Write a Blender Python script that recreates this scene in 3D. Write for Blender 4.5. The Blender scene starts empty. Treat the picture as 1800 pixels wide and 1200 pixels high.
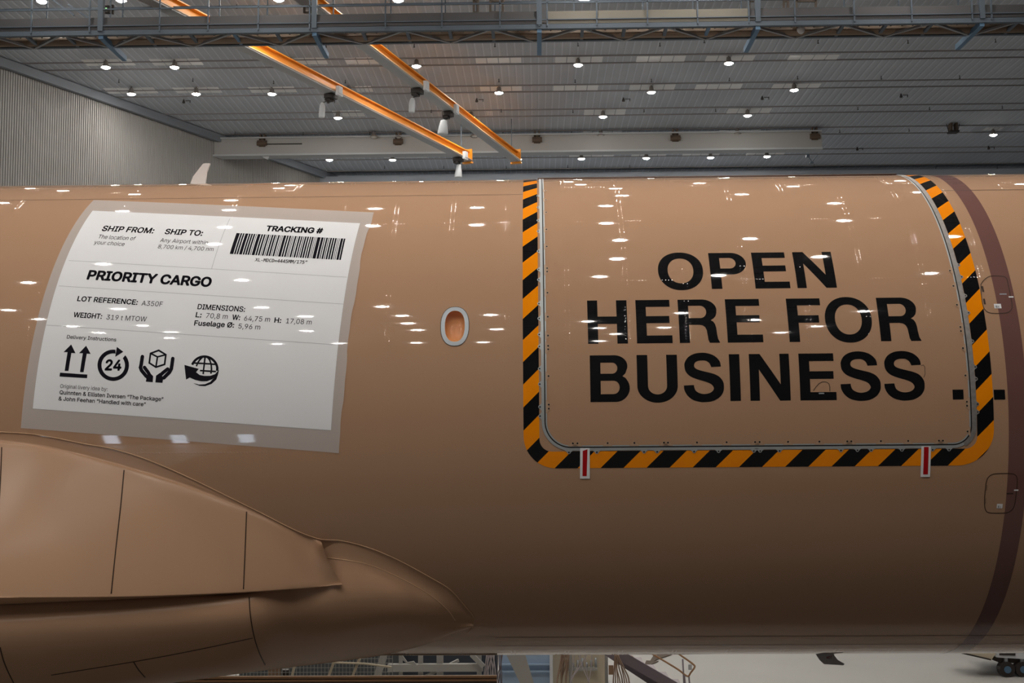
import bpy, bmesh, math, random
from mathutils import Vector, Matrix
from mathutils.geometry import tessellate_polygon, interpolate_bezier, delaunay_2d_cdt
from mathutils.bvhtree import BVHTree
random.seed(7)
S = bpy.context.scene
COL = S.collection
pi = math.pi

# ------------------------------------------------------------------ camera
AX = 5.0                       # height of the fuselage axis above the floor
R = 2.98                       # fuselage radius (5.96 m diameter)
F = 2181.7
CAM = Vector((0.0, -15.90, AX - 0.493))
PITCH, YAW, ROLL = 0.09, 0.0204, 0.0072
RM = Matrix.Rotation(YAW, 3, 'Z') @ Matrix.Rotation(PITCH, 3, 'X') @ Matrix.Rotation(ROLL, 3, 'Y')
cd = bpy.data.cameras.new('camera')
cd.sensor_width = 36.0
cd.lens = F / 1800 * 36
cd.clip_start, cd.clip_end = 0.1, 300
cam = bpy.data.objects.new('camera', cd)
COL.objects.link(cam)
m3 = Matrix((RM.col[0], RM.col[2], -RM.col[1])).transposed()
cam.matrix_world = Matrix.Translation(CAM) @ m3.to_4x4()
S.camera = cam

# ------------------------------------------------------------------ world, exposure
w = bpy.data.worlds.new('world')
S.world = w
w.use_nodes = True
bg = w.node_tree.nodes['Background']
bg.inputs[0].default_value = (0.30, 0.42, 0.62, 1)     # dusk outside the open hangar end
bg.inputs[1].default_value = 0.10
S.view_settings.view_transform = 'Standard'
S.view_settings.look = 'None'
S.view_settings.gamma = 1.0
S.view_settings.exposure = 0.0
LENS_POWER = 350.0


def ray(px, py):
    return (RM @ Vector(((px - 900) / F, 1.0, -(py - 600) / F)))


def at(px, py, Y):
    d = ray(px, py)
    return CAM + d * ((Y - CAM.y) / d.y)


def at_z(px, py, z):
    d = ray(px, py)
    return CAM + d * ((z - CAM.z) / d.z)


def surf(px, py):
    """point of the fuselage seen at a place in the photograph, as (x, arc length from the widest line)"""
    d = ray(px, py)
    o = CAM - Vector((0, 0, AX))
    a = d.y ** 2 + d.z ** 2
    b = o.y * d.y + o.z * d.z
    c = o.y ** 2 + o.z ** 2 - R * R
    D = b * b - a * c
    t = (-b - math.sqrt(D)) / a if D > 0 else -b / a
    p = o + d * t
    return Vector((p.x, math.atan2(p.z, -p.y) * R))


def cyl(x, s, off=0.0):
    th = s / R
    return Vector((x, -(R + off) * math.cos(th), AX + (R + off) * math.sin(th)))


def cyln(s):
    th = s / R
    return Vector((0, -math.cos(th), math.sin(th)))


def spx(px, py, off=0.0):
    x, s = surf(px, py)
    return cyl(x, s, off)


# ------------------------------------------------------------------ materials
def lin(c):
    return tuple(((v / 255) / 12.92 if v / 255 <= 0.04045 else ((v / 255 + 0.055) / 1.055) ** 2.4) for v in c)


def mat(name, col, rough=0.5, metal=0.0, coat=0.0, emit=None, power=0.0, noise=0.0, nscale=3.0, spec=0.3):
    m = bpy.data.materials.new(name)
    m.use_nodes = True
    nt = m.node_tree
    b = nt.nodes['Principled BSDF']
    b.inputs['Base Color'].default_value = (*col, 1)
    b.inputs['Roughness'].default_value = rough
    b.inputs['Metallic'].default_value = metal
    b.inputs['Coat Weight'].default_value = coat
    b.inputs['Coat Roughness'].default_value = 0.03
    b.inputs['Specular IOR Level'].default_value = 0.0 if coat > 0 else spec
    if emit:
        b.inputs['Emission Color'].default_value = (*emit, 1)
        b.inputs['Emission Strength'].default_value = power
    if noise > 0:
        tc = nt.nodes.new('ShaderNodeTexCoord')
        nz = nt.nodes.new('ShaderNodeTexNoise')
        nz.inputs['Scale'].default_value = nscale
        nz.inputs['Detail'].default_value = 5
        nt.links.new(tc.outputs['Object'], nz.inputs['Vector'])
        mx = nt.nodes.new('ShaderNodeMixRGB')
        mx.inputs[1].default_value = (*[v * (1 - noise) for v in col], 1)
        mx.inputs[2].default_value = (*[min(1, v * (1 + noise)) for v in col], 1)
        nt.links.new(nz.outputs['Fac'], mx.inputs[0])
        nt.links.new(mx.outputs[0], b.inputs['Base Color'])
    return m


class NX:
    """tiny expression helper for math nodes"""

    def __init__(self, nt):
        self.nt = nt

    def __call__(self, op, a, b=None, c=None):
        n = self.nt.nodes.new('ShaderNodeMath')
        n.operation = op
        for i, v in enumerate((a, b, c)):
            if v is None:
                continue
            if isinstance(v, (int, float)):
                n.inputs[i].default_value = v
            else:
                self.nt.links.new(v, n.inputs[i])
        return n.outputs[0]


def rivets(m, strength=0.35):
    """rows of flush rivets along frames and stringers: a bump in fuselage coordinates (x, arc length)"""
    nt = m.node_tree
    X = NX(nt)
    tc = nt.nodes.new('ShaderNodeTexCoord')
    sp = nt.nodes.new('ShaderNodeSeparateXYZ')
    nt.links.new(tc.outputs['Object'], sp.inputs[0])
    x = sp.outputs[0]
    z = X('SUBTRACT', sp.outputs[2], AX)
    s = X('MULTIPLY', X('ARCTAN2', z, X('MULTIPLY', sp.outputs[1], -1.0)), R)

    def dots(u, v, pu, gap, pv, r):
        du = X('SUBTRACT', X('ABSOLUTE', X('SUBTRACT', X('MODULO', X('ADD', u, 200.0 * pu), pu), pu / 2)), gap)
        dv = X('SUBTRACT', X('MODULO', X('ADD', v, 4000 * pv), pv), pv / 2)
        d2 = X('SQRT', X('ADD', X('MULTIPLY', du, du), X('MULTIPLY', dv, dv)))
        return X('MAXIMUM', X('SUBTRACT', 1.0, X('DIVIDE', d2, r)), 0.0)
    h = X('MAXIMUM', dots(x, s, 0.635, 0.022, 0.034, 0.010), dots(s, x, 0.93, 0.0, 0.034, 0.010))
    nz = nt.nodes.new('ShaderNodeTexNoise')
    nz.inputs['Scale'].default_value = 2.2
    nz.inputs['Detail'].default_value = 1
    cb = nt.nodes.new('ShaderNodeCombineXYZ')
    nt.links.new(X('MULTIPLY', x, 0.6), cb.inputs[0])
    nt.links.new(s, cb.inputs[1])
    nt.links.new(cb.outputs[0], nz.inputs['Vector'])
    hh = X('ADD', X('MULTIPLY', h, 0.0016), X('MULTIPLY', nz.outputs['Fac'], 0.0012))
    bp = nt.nodes.new('ShaderNodeBump')
    bp.inputs['Strength'].default_value = strength
    bp.inputs['Distance'].default_value = 1.0
    nt.links.new(hh, bp.inputs['Height'])
    b = nt.nodes['Principled BSDF']
    nt.links.new(bp.outputs[0], b.inputs['Normal'])
    nt.links.new(bp.outputs[0], b.inputs['Coat Normal'])
    return x, s, X


M = {}
BROWN = (0.45, 0.273, 0.170)
M['paint'] = mat('brown_gloss_paint', BROWN, 0.35, coat=1.0)
rivets(M['paint'])
M['fairing'] = mat('brown_fairing_paint', BROWN, 0.40, coat=0.4)
M['fairing'].node_tree.nodes['Principled BSDF'].inputs['Coat Roughness'].default_value = 0.20
M['band'] = mat('mauve_brown_paint', (0.175, 0.085, 0.075), 0.35, coat=1.0)
rivets(M['band'])
M['black'] = mat('gloss_black_vinyl', (0.006, 0.006, 0.007), 0.35, coat=1.0)
rivets(M['black'])
M['hazard'] = mat('hazard_stripes', (0.9, 0.35, 0.0), 0.4, coat=0.8)
x_, s_, X_ = rivets(M['hazard'])
nt = M['hazard'].node_tree
STP = 0.478
fr = X_('FRACT', X_('ADD', X_('DIVIDE', X_('SUBTRACT', x_, s_), STP), 100.0 + 0.0))
HAZ_OFF = fr.node.inputs[0].links[0].from_node
st = X_('GREATER_THAN', fr, 0.5)
mx = nt.nodes.new('ShaderNodeMixRGB')
mx.inputs[1].default_value = (0.95, 0.285, 0.002, 1)
mx.inputs[2].default_value = (0.006, 0.006, 0.007, 1)
nt.links.new(st, mx.inputs[0])
nt.links.new(mx.outputs[0], nt.nodes['Principled BSDF'].inputs['Base Color'])
M['seal'] = mat('pale_grey_seal', (0.42, 0.44, 0.45), 0.45, 0.3)
M['primer'] = mat('mottled_grey_metal', (0.30, 0.28, 0.27), 0.5, 0.4, noise=0.35, nscale=25)
M['gap'] = mat('dark_seal_gap', (0.012, 0.010, 0.012), 0.6)
M['hinge'] = mat('dark_brown_hinge', (0.07, 0.035, 0.022), 0.5)
M['seam'] = mat('panel_seam', (0.05, 0.028, 0.018), 0.6)
M['bead'] = mat('cream_sealant', (0.62, 0.40, 0.24), 0.45)
M['paper'] = mat('white_vinyl', (0.86, 0.87, 0.90), 0.35, coat=1.0)
M['ink'] = mat('black_print', (0.012, 0.011, 0.016), 0.4, coat=0.6)
M['rule'] = mat('grey_print', (0.38, 0.39, 0.41), 0.4, coat=0.6)
M['white'] = mat('white_tape', (0.82, 0.82, 0.84), 0.45)
M['red'] = mat('red_tape', (0.42, 0.003, 0.006), 0.45)
M['frame_grey'] = mat('window_frame_grey', (0.34, 0.37, 0.40), 0.4, 0.3)
M['copper'] = mat('copper_brown_liner', (0.80, 0.38, 0.15), 0.35, 0.0, coat=0.6)
M['antenna'] = mat('white_antenna', (0.82, 0.80, 0.80), 0.4)
M['mast'] = mat('grey_mast', (0.48, 0.50, 0.52), 0.45)
M['mastred'] = mat('red_print', (0.35, 0.02, 0.03), 0.5)
# translucent film margin of the label
m = mat('translucent_film', (0.78, 0.76, 0.75), 0.3, coat=1.0)
nt = m.node_tree
tr = nt.nodes.new('ShaderNodeBsdfTransparent')
ms = nt.nodes.new('ShaderNodeMixShader')
ms.inputs[0].default_value = 0.50
nt.links.new(tr.outputs[0], ms.inputs[1])
nt.links.new(nt.nodes['Principled BSDF'].outputs[0], ms.inputs[2])
nt.links.new(ms.outputs[0], nt.nodes['Material Output'].inputs[0])
M['film'] = m
m = mat('clear_pane', (1, 1, 1), 0.02)
nt = m.node_tree
tr = nt.nodes.new('ShaderNodeBsdfTransparent')
gl = nt.nodes.new('ShaderNodeBsdfGlossy')
gl.inputs['Roughness'].default_value = 0.02
ms = nt.nodes.new('ShaderNodeMixShader')
ms.inputs[0].default_value = 0.07
nt.links.new(tr.outputs[0], ms.inputs[1])
nt.links.new(gl.outputs[0], ms.inputs[2])
nt.links.new(ms.outputs[0], nt.nodes['Material Output'].inputs[0])
M['pane'] = m


def ribbed(m, axis_x, axis_y, pitch, depth, lines):
    """fine ribs of profiled sheet as bump plus joint lines of their own colour"""
    nt = m.node_tree
    X = NX(nt)
    tc = nt.nodes.new('ShaderNodeTexCoord')
    sp = nt.nodes.new('ShaderNodeSeparateXYZ')
    nt.links.new(tc.outputs['Object'], sp.inputs[0])
    u = sp.outputs[axis_x]
    f = X('FRACT', X('ADD', X('DIVIDE', u, pitch), 500.0))
    tri = X('ABSOLUTE', X('SUBTRACT', f, 0.5))
    h = X('MINIMUM', X('MULTIPLY', tri, 4.0), 1.0)
    bp = nt.nodes.new('ShaderNodeBump')
    bp.inputs['Distance'].default_value = depth
    nt.links.new(h, bp.inputs['Height'])
    b = nt.nodes['Principled BSDF']
    nt.links.new(bp.outputs[0], b.inputs['Normal'])
    base = b.inputs['Base Color'].default_value[:]
    ln = X('LESS_THAN', tri, lines)
    mx = nt.nodes.new('ShaderNodeMixRGB')
    mx.inputs[1].default_value = base
    mx.inputs[2].default_value = (*[min(1, v * 1.25) for v in base[:3]], 1)
    nt.links.new(ln, mx.inputs[0])
    nz = nt.nodes.new('ShaderNodeTexNoise')
    nz.inputs['Scale'].default_value = 0.35
    nz.inputs['Detail'].default_value = 4
    nt.links.new(tc.outputs['Object'], nz.inputs['Vector'])
    m2 = nt.nodes.new('ShaderNodeMixRGB')
    m2.blend_type = 'MULTIPLY'
    m2.inputs[0].default_value = 0.35
    nt.links.new(mx.outputs[0], m2.inputs[1])
    nt.links.new(nz.outputs['Fac'], m2.inputs[2])
    nt.links.new(m2.outputs[0], b.inputs['Base Color'])


M['ceiling'] = mat('ribbed_ceiling_sheet', (0.49, 0.53, 0.59), 0.85, spec=0.1)
ribbed(M['ceiling'], 0, 1, 0.22, 0.008, 0.07)
M['ceil_seam'] = mat('ceiling_seam', (0.22, 0.215, 0.225), 0.7)
M['ceil_pane'] = mat('pale_ceiling_pane', (0.72, 0.74, 0.75), 0.5)
M['wall'] = mat('corrugated_wall_sheet', (0.29, 0.285, 0.28), 0.6, noise=0.06, nscale=0.8)
M['wall_dim'] = mat('dark_wall', (0.06, 0.06, 0.063), 0.7, noise=0.1, nscale=0.5)
M['gutter'] = mat('blue_grey_gutter', (0.38, 0.42, 0.48), 0.5)
M['trim'] = mat('blue_grey_trim', (0.17, 0.19, 0.22), 0.5)
M['floor'] = mat('grey_floor', (0.60, 0.59, 0.56), 0.35, noise=0.08, nscale=0.5)
M['steel'] = mat('blue_grey_steel', (0.085, 0.11, 0.14), 0.5, 0.1)
M['brace'] = mat('lit_brace_steel', (0.24, 0.26, 0.28), 0.5, 0.1)  # gantry steel lightened to paint in light from below on the bracing
M['blue'] = mat('blue_steel', (0.10, 0.19, 0.30), 0.45, 0.2)
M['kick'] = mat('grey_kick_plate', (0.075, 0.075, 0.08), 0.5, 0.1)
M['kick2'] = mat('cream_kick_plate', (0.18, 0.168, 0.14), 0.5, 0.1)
M['deck'] = mat('dark_grating', (0.10, 0.08, 0.065), 0.6)
M['pipe'] = mat('tan_duct', (0.22, 0.17, 0.13), 0.5)
M['orange'] = mat('orange_beam_paint', (0.85, 0.33, 0.03), 0.4)
M['flange'] = mat('grey_flange', (0.42, 0.44, 0.46), 0.5)
M['lit_orange'] = mat('lit_orange_edge', (0.85, 0.55, 0.33), 0.5)  # rail orange made paler, painting in the light on the flange edge
M['beam'] = mat('pale_grey_beam', (0.36, 0.355, 0.345), 0.5)
M['bag'] = mat('white_cover_fabric', (0.62, 0.66, 0.70), 0.7)
M['dark'] = mat('dark_machine', (0.035, 0.030, 0.028), 0.5)
M['rust'] = mat('brown_machine', (0.10, 0.07, 0.05), 0.6)
M['housing'] = mat('lamp_housing', (0.32, 0.29, 0.27), 0.4, 0.5)
M['lens'] = mat('lamp_lens', (0.9, 0.9, 0.9), 0.4, emit=(1.0, 0.94, 0.86), power=LENS_POWER)
M['lensoff'] = mat('unlit_lens', (0.5, 0.5, 0.48), 0.4)
M['green'] = mat('green_pilot_light', (0.2, 0.9, 0.2), 0.4, emit=(0.3, 1.0, 0.3), power=3.0)
M['daylight'] = mat('daylit_glass', (0.6, 0.7, 0.9), 0.2, emit=(0.72, 0.84, 1.0), power=9.0)
M['cable'] = mat('pale_cable', (0.48, 0.44, 0.46), 0.6)
M['cable2'] = mat('tan_cable', (0.34, 0.24, 0.18), 0.6)
M['cabinet'] = mat('blue_cabinet_paint', (0.34, 0.46, 0.62), 0.5)
M['grey_paint'] = mat('grey_steel_paint', (0.36, 0.36, 0.34), 0.5)
M['purple_grey'] = mat('mauve_grey_steel', (0.19, 0.165, 0.19), 0.5)
M['rail_brown'] = mat('tan_rail', (0.42, 0.25, 0.14), 0.5)
M['ply'] = mat('brown_board', (0.27, 0.17, 0.11), 0.6)
M['tile'] = mat('beige_board', (0.58, 0.52, 0.40), 0.6)


# ------------------------------------------------------------------ mesh helpers
class MB:
    def __init__(self):
        self.v = []
        self.f = []
        self.n = None

    def box(self, c, size, rot=None):
        hx, hy, hz = size[0] / 2, size[1] / 2, size[2] / 2
        i = len(self.v)
        c = Vector(c)
        for dx, dy, dz in ((-1, -1, -1), (1, -1, -1), (1, 1, -1), (-1, 1, -1), (-1, -1, 1), (1, -1, 1), (1, 1, 1), (-1, 1, 1)):
            q = Vector((dx * hx, dy * hy, dz * hz))
            if rot is not None:
                q = rot @ q
            self.v.append(c + q)
        for a in ((0, 3, 2, 1), (4, 5, 6, 7), (0, 1, 5, 4), (1, 2, 6, 5), (2, 3, 7, 6), (3, 0, 4, 7)):
            self.f.append([i + k for k in a])
        return self

    def bar(self, a, b, w, h, up=(0, 0, 1)):
        a, b = Vector(a), Vector(b)
        d = (b - a)
        L = d.length
        d.normalize()
        u = Vector(up)
        if abs(d.dot(u)) > 0.98:
            u = Vector((0, 1, 0))
        sx = d.cross(u).normalized()
        u = sx.cross(d).normalized()
        rot = Matrix((sx, d, u)).transposed()
        return self.box((a + b) / 2, (w, L, h), rot)

    def tube(self, pts, r, n=8, cap=True, rr=None):
        pts = [Vector(p) for p in pts]
        base = len(self.v)
        prev = None
        for k, p in enumerate(pts):
            d = (pts[min(k + 1, len(pts) - 1)] - pts[max(k - 1, 0)]).normalized()
            if prev is None:
                u = Vector((0, 0, 1)) if abs(d.z) < 0.9 else Vector((0, 1, 0))
                u = (u - d * u.dot(d)).normalized()
            else:
                u = (prev - d * prev.dot(d)).normalized()
            prev = u
            v = d.cross(u)
            q = rr[k] if rr else r
            for a in range(n):
                t = 2 * pi * a / n
                self.v.append(p + u * (q * math.cos(t)) + v * (q * math.sin(t)))
        for k in range(len(pts) - 1):
            for a in range(n):
                b = (a + 1) % n
                i = base + k * n
                self.f.append([i + a, i + b, i + n + b, i + n + a])
        if cap:
            self.f.append([base + a for a in range(n)][::-1])
            e = base + (len(pts) - 1) * n
            self.f.append([e + a for a in range(n)])
        return self

    def lathe(self, c, prof, n=16):
        c = Vector(c)
        base = len(self.v)
        for r, z in prof:
            for a in range(n):
                t = 2 * pi * a / n
                self.v.append(c + Vector((r * math.cos(t), r * math.sin(t), z)))
        for k in range(len(prof) - 1):
            for a in range(n):
                b = (a + 1) % n
                i = base + k * n
                self.f.append([i + a, i + b, i + n + b, i + n + a])
        self.f.append([base + a for a in range(n)][::-1])
        e = base + (len(prof) - 1) * n
        self.f.append([e + a for a in range(n)])
        return self

    def prism(self, poly, depth):
        """closed outline of 3D points pushed along a vector"""
        d = Vector(depth)
        i = len(self.v)
        n = len(poly)
        self.v += [Vector(p) for p in poly] + [Vector(p) + d for p in poly]
        self.f.append(list(range(i, i + n)))
        self.f.append(list(range(i + 2 * n - 1, i + n - 1, -1)))
        for k in range(n):
            j = (k + 1) % n
            self.f.append([i + k, i + n + k, i + n + j, i + j])
        return self


def mesh_obj(name, v, f, mt, parent=None, smooth=False, normals=None):
    me = bpy.data.meshes.new(name)
    off = Vector(parent.matrix_basis.translation) if parent is not None else Vector()
    q = parent
    while q is not None and q.parent is not None:
        q = q.parent
        off = off + q.matrix_basis.translation
    me.from_pydata([tuple(Vector(p) - off) for p in v], [], f)
    me.materials.append(mt)
    me.update()
    if normals is not None:
        me.polygons.foreach_set('use_smooth', [True] * len(me.polygons))
        me.normals_split_custom_set_from_vertices([tuple(n) for n in normals])
    elif smooth:
        me.polygons.foreach_set('use_smooth', [True] * len(me.polygons))
    o = bpy.data.objects.new(name, me)
    COL.objects.link(o)
    if parent is not None:
        o.parent = parent
    return o


def newell(P):
    n = Vector()
    for i in range(len(P)):
        n += P[i - 1].cross(P[i])
    return n


def fix_normals(o):
    bm = bmesh.new()
    bm.from_mesh(o.data)
    bmesh.ops.recalc_face_normals(bm, faces=bm.faces)
    bm.to_mesh(o.data)
    bm.free()


def build(mb, name, mt, parent=None, smooth=False):
    o = mesh_obj(name, mb.v, mb.f, mt, parent, smooth)
    fix_normals(o)
    return o


def tag(o, label=None, cat=None, group=None, kind=None):
    for k, v in (('label', label), ('category', cat), ('group', group), ('kind', kind)):
        if v:
            o[k] = v
    return o


def empty(name, loc, label, cat, group=None):
    o = bpy.data.objects.new(name, None)
    o.location = loc
    o.empty_display_size = 0.2
    COL.objects.link(o)
    return tag(o, label, cat, group)


def decal(name, polys, mt, parent, off, cut=0.10, lift=None, xcuts=()):
    """flat outlines in (x, arc) laid on the curved skin; each poly is [outer, hole, hole...]"""
    bm = bmesh.new()
    for loops in polys:
        loops = [[Vector((p[0], p[1], 0)) for p in L] for L in loops]
        flat = [p for L in loops for p in L]
        vs = [bm.verts.new(p) for p in flat]
        for t in tessellate_polygon(loops):
            try:
                bm.faces.new([vs[k] for k in t])
            except ValueError:
                pass
    ys = [v.co.y for v in bm.verts]
    y = math.ceil(min(ys) / cut) * cut
    while y < max(ys):
        bmesh.ops.bisect_plane(bm, geom=bm.verts[:] + bm.edges[:] + bm.faces[:], plane_co=(0, y, 0), plane_no=(0, 1, 0))
        y += cut
    for (cx, cy, nx, ny) in xcuts:
        bmesh.ops.bisect_plane(bm, geom=bm.verts[:] + bm.edges[:] + bm.faces[:], plane_co=(cx, cy, 0), plane_no=(nx, ny, 0))
    bm.verts.index_update()
    V, N = [], []
    for v in bm.verts:
        V.append(cyl(v.co.x, v.co.y, off + (lift(v.co.x, v.co.y) if lift else 0)))
        N.append(cyln(v.co.y))
    Fs = []
    for f in bm.faces:
        ids = [v.index for v in f.verts]
        if newell([V[q] for q in ids]).dot(N[ids[0]]) < 0:
            ids.reverse()
        Fs.append(ids)
    bm.free()
    return mesh_obj(name, V, Fs, mt, parent, normals=N)


def rect(x0, s0, x1, s1):
    return [(x0, s0), (x1, s0), (x1, s1), (x0, s1)]


def arc2(cx, cy, rx, ry, a0, a1, n=12):
    return [(cx + rx * math.cos(math.radians(a0 + (a1 - a0) * k / n)), cy + ry * math.sin(math.radians(a0 + (a1 - a0) * k / n))) for k in range(n + 1)]


def stroke(pts, wd, closed=False, round_cap=False):
    """2D polyline widened to an outline"""
    P = [Vector(p) for p in pts]
    n = len(P)
    Lf, Rt = [], []
    for i in range(n):
        if closed:
            a, b = P[i - 1], P[(i + 1) % n]
        else:
            a, b = P[max(i - 1, 0)], P[min(i + 1, n - 1)]
        d0 = (P[i] - a)
        d1 = (b - P[i])
        if d0.length < 1e-9:
            d0 = d1
        if d1.length < 1e-9:
            d1 = d0
        d0, d1 = d0.normalized(), d1.normalized()
        t = (d0 + d1).normalized()
        nr = Vector((-t.y, t.x))
        k = 1 / max(0.45, nr.dot(Vector((-d0.y, d0.x))))
        Lf.append(P[i] + nr * (wd / 2 * k))
        Rt.append(P[i] - nr * (wd / 2 * k))
    if closed:
        return [Lf, Rt[::-1]]
    out = Lf[:]
    if round_cap:
        d = (P[-1] - P[-2]).normalized()
        a = math.atan2(d.y, d.x)
        out += [P[-1] + Vector((math.cos(a + t), math.sin(a + t))) * wd / 2 for t in (pi / 3, pi / 6, 0, -pi / 6, -pi / 3)]
    out += Rt[::-1]
    if round_cap:
        d = (P[0] - P[1]).normalized()
        a = math.atan2(d.y, d.x)
        out += [P[0] + Vector((math.cos(a + t), math.sin(a + t))) * wd / 2 for t in (pi / 3, pi / 6, 0, -pi / 6, -pi / 3)]
    return [out]


def strip_between(A, B):
    """quads between two equally long 2D paths, as polys"""
    return [[[A[i], A[i + 1], B[i + 1], B[i]]] for i in range(len(A) - 1)]


def offset_path(P, d):
    out = []
    P = [Vector(p) for p in P]
    for i in range(len(P)):
        t = (P[min(i + 1, len(P) - 1)] - P[max(i - 1, 0)]).normalized()
        out.append(P[i] + Vector((t.y, -t.x)) * d)
    return out


def crom(pts, n=6):
    """Catmull-Rom through points"""
    P = [Vector(p) for p in pts]
    out = []
    for i in range(len(P) - 1):
        p0, p1, p2, p3 = P[max(i - 1, 0)], P[i], P[i + 1], P[min(i + 2, len(P) - 1)]
        for k in range(n):
            t = k / n
            out.append(0.5 * ((2 * p1) + (p2 - p0) * t + (2 * p0 - 5 * p1 + 4 * p2 - p3) * t * t + (3 * p1 - p0 - 3 * p2 + p3) * t ** 3))
    out.append(P[-1])
    return out


# ================================================================== SETTING
LZ = CAM.z + 11.0        # lamp lenses
CZ = CAM.z + 11.2        # ceiling
ceil_at = lambda px, py: at_z(px, py, CZ)
FARY = ceil_at(900, 300).y
floor = build(MB().box((5, 5, -0.1), (110, 110, 0.2)), 'floor', M['floor'])
tag(floor, kind='structure')

root_ceiling = build(MB().box((4, -23 + (FARY + 24) / 2, CZ + 0.1), (90, FARY + 26, 0.2)), 'ceiling', M['ceiling'])
tag(root_ceiling, kind='structure')
rows_a = [97, 147.5, 190.5, 228, 266]
rows_b = [110, 159, 202, 240, 275]
ya = [ceil_at(1050, y).y for y in rows_a]
yb = [ceil_at(1050, y).y for y in rows_b]
per = (ya[-1] - ya[0]) / 4
ys = ya + yb + [ceil_at(1050, 295).y]
for k in range(1, 14):
    ys += [ya[0] - k * per, yb[0] - k * per]
for y in ys:
    build(MB().box((4, y, CZ - 0.015), (90, 0.055, 0.03)), 'ceiling_seam', M['ceil_seam'], root_ceiling)
panes = [[(147, 235), (265, 355), (500, 575), (606, 690), (835, 917), (975, 1060), (1118, 1205), (1240, 1326), (1385, 1473)],
         [(185, 275), (306, 388), (438, 520), (625, 655), (843, 918), (972, 1052), (1106, 1187), (1222, 1304), (1357, 1441)],
         [(585, 640), (855, 866), (1026, 1100), (1278, 1355)],
         [(1024, 1093), (1262, 1335)],
         [(560, 640), (672, 750), (1000, 1080), (1110, 1172), (1200, 1266), (1312, 1380), (1730, 1762)]]
for r, L in enumerate(panes):
    for a, b in L:
        if r == 4 and a > 1700:
            p0, p1, d = ceil_at(a, 226), ceil_at(b, 226), 0.4
        else:
            ym = (rows_a[r] + rows_b[r]) / 2 - (a - 1050) * 0.0065
            p0, p1, d = ceil_at(a, ym), ceil_at(b, ym), (yb[r] - ya[r]) - 0.12
        mb = MB()
        n = 4
        for k in range(n):
            x0 = p0.x + (p1.x - p0.x) * k / n
            x1 = p0.x + (p1.x - p0.x) * (k + 1) / n
            mb.box(((x0 + x1) / 2, (p0.y + p1.y) / 2, CZ - 0.006), (abs(x1 - x0) - 0.03, d, 0.012))
        build(mb, 'ceiling_pane', M['ceil_pane'], root_ceiling)

# left wall: real corrugation, running obliquely to the far wall
W0, W1 = ceil_at(0, 103), ceil_at(600, 314)
wd = (W1 - W0)
wd.z = 0
wd.normalize()
wn = Vector((wd.y, -wd.x, 0))
pA = W0 - wd * 36
LWALL = (W1 - pA).length + 1.5
mb = MB()
pitch = 0.088
n = int(LWALL / pitch)
prof = [(0, 0), (0.32, 0), (0.45, 0.030), (0.85, 0.030)]
for k in range(n):
    for u, d in prof:
        q = pA + wd * ((k + u) * pitch) + wn * d
        mb.v += [Vector((q.x, q.y, 0)), Vector((q.x, q.y, CZ))]
for k in range(len(mb.v) // 2 - 1):
    mb.f.append([2 * k, 2 * k + 2, 2 * k + 3, 2 * k + 1])
wl = mesh_obj('wall_left', mb.v, mb.f, M['wall'])
fix_normals(wl)
tag(wl, kind='structure')
mb = MB()
a, b = pA + wn * 0.16, W1 + wd * 1.2 + wn * 0.16
mb.bar((a.x, a.y, CZ - 0.16), (b.x, b.y, CZ - 0.16), 0.14, 0.26)
t1 = build(mb, 'trim_1', M['trim'])
tag(t1, kind='structure')
wb = build(MB().box((10, FARY + 0.6, CZ / 2), (80, 0.3, CZ)), 'wall_back', M['gutter'])
tag(wb, kind='structure')
t2 = build(MB().box((10, FARY - 0.1, CZ - 0.35), (80, 0.5, 0.25)), 'trim_2', M['gutter'])
tag(t2, kind='structure')
wf = build(MB().box((5, -22.2, CZ / 2), (90, 0.3, CZ)), 'wall_front', M['wall_dim'])
tag(wf, kind='structure')
for k, X0 in enumerate((-12.97, -11.15, -9.37, -7.6)):
    fr = build(MB().box((X0, -22.0, 0.85), (0.50, 0.1, 1.5)), 'window_%d' % (k + 1), M['frame_grey'])
    tag(fr, kind='structure')
    build(MB().box((X0, -21.94, 0.85), (0.38, 0.04, 1.35)), 'pane', M['daylight'], fr)

# dark docking platform on which the photographer stands, seen only mirrored low in the fuselage
e = bpy.data.objects.new('docking_platform', None)
e.location = (3, -12, 0)
COL.objects.link(e)
e['label'] = 'dark docking platform in front of the aircraft, mirrored low in the fuselage side'
e['category'] = 'platform'
M['shade_dock'] = mat('grey_shade_decking', (0.17, 0.16, 0.15), 0.7)
M['dock'] = mat('dark_dock_decking', (0.065, 0.063, 0.062), 0.7)
build(MB().box((5.75, -11.9, 2.1), (22.5, 10.2, 0.14)), 'deck', M['dock'], e)
build(MB().box((5.75, -6.85, 2.0), (22.5, 0.12, 0.3)), 'edge_beam', M['dock'], e)
build(MB().box((2, -3.9, 0.75), (34, 5.6, 0.14)), 'shade_deck', M['shade_dock'], e)  # unseen deck added below the belly to darken the lower fuselage
for x in (-14, -6, 2, 10, 18):  # legs of the added deck
    for y in (-6.4, -1.3):
        build(MB().box((x, y, 0.34), (0.2, 0.2, 0.68)), 'leg', M['dock'], e)
for x in (-5, 0, 5.5, 11, 16.5):
    for y in (-7.2, -16.6):
        build(MB().box((x, y, 1.0), (0.25, 0.25, 2.0)), 'leg', M['dock'], e)

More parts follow.
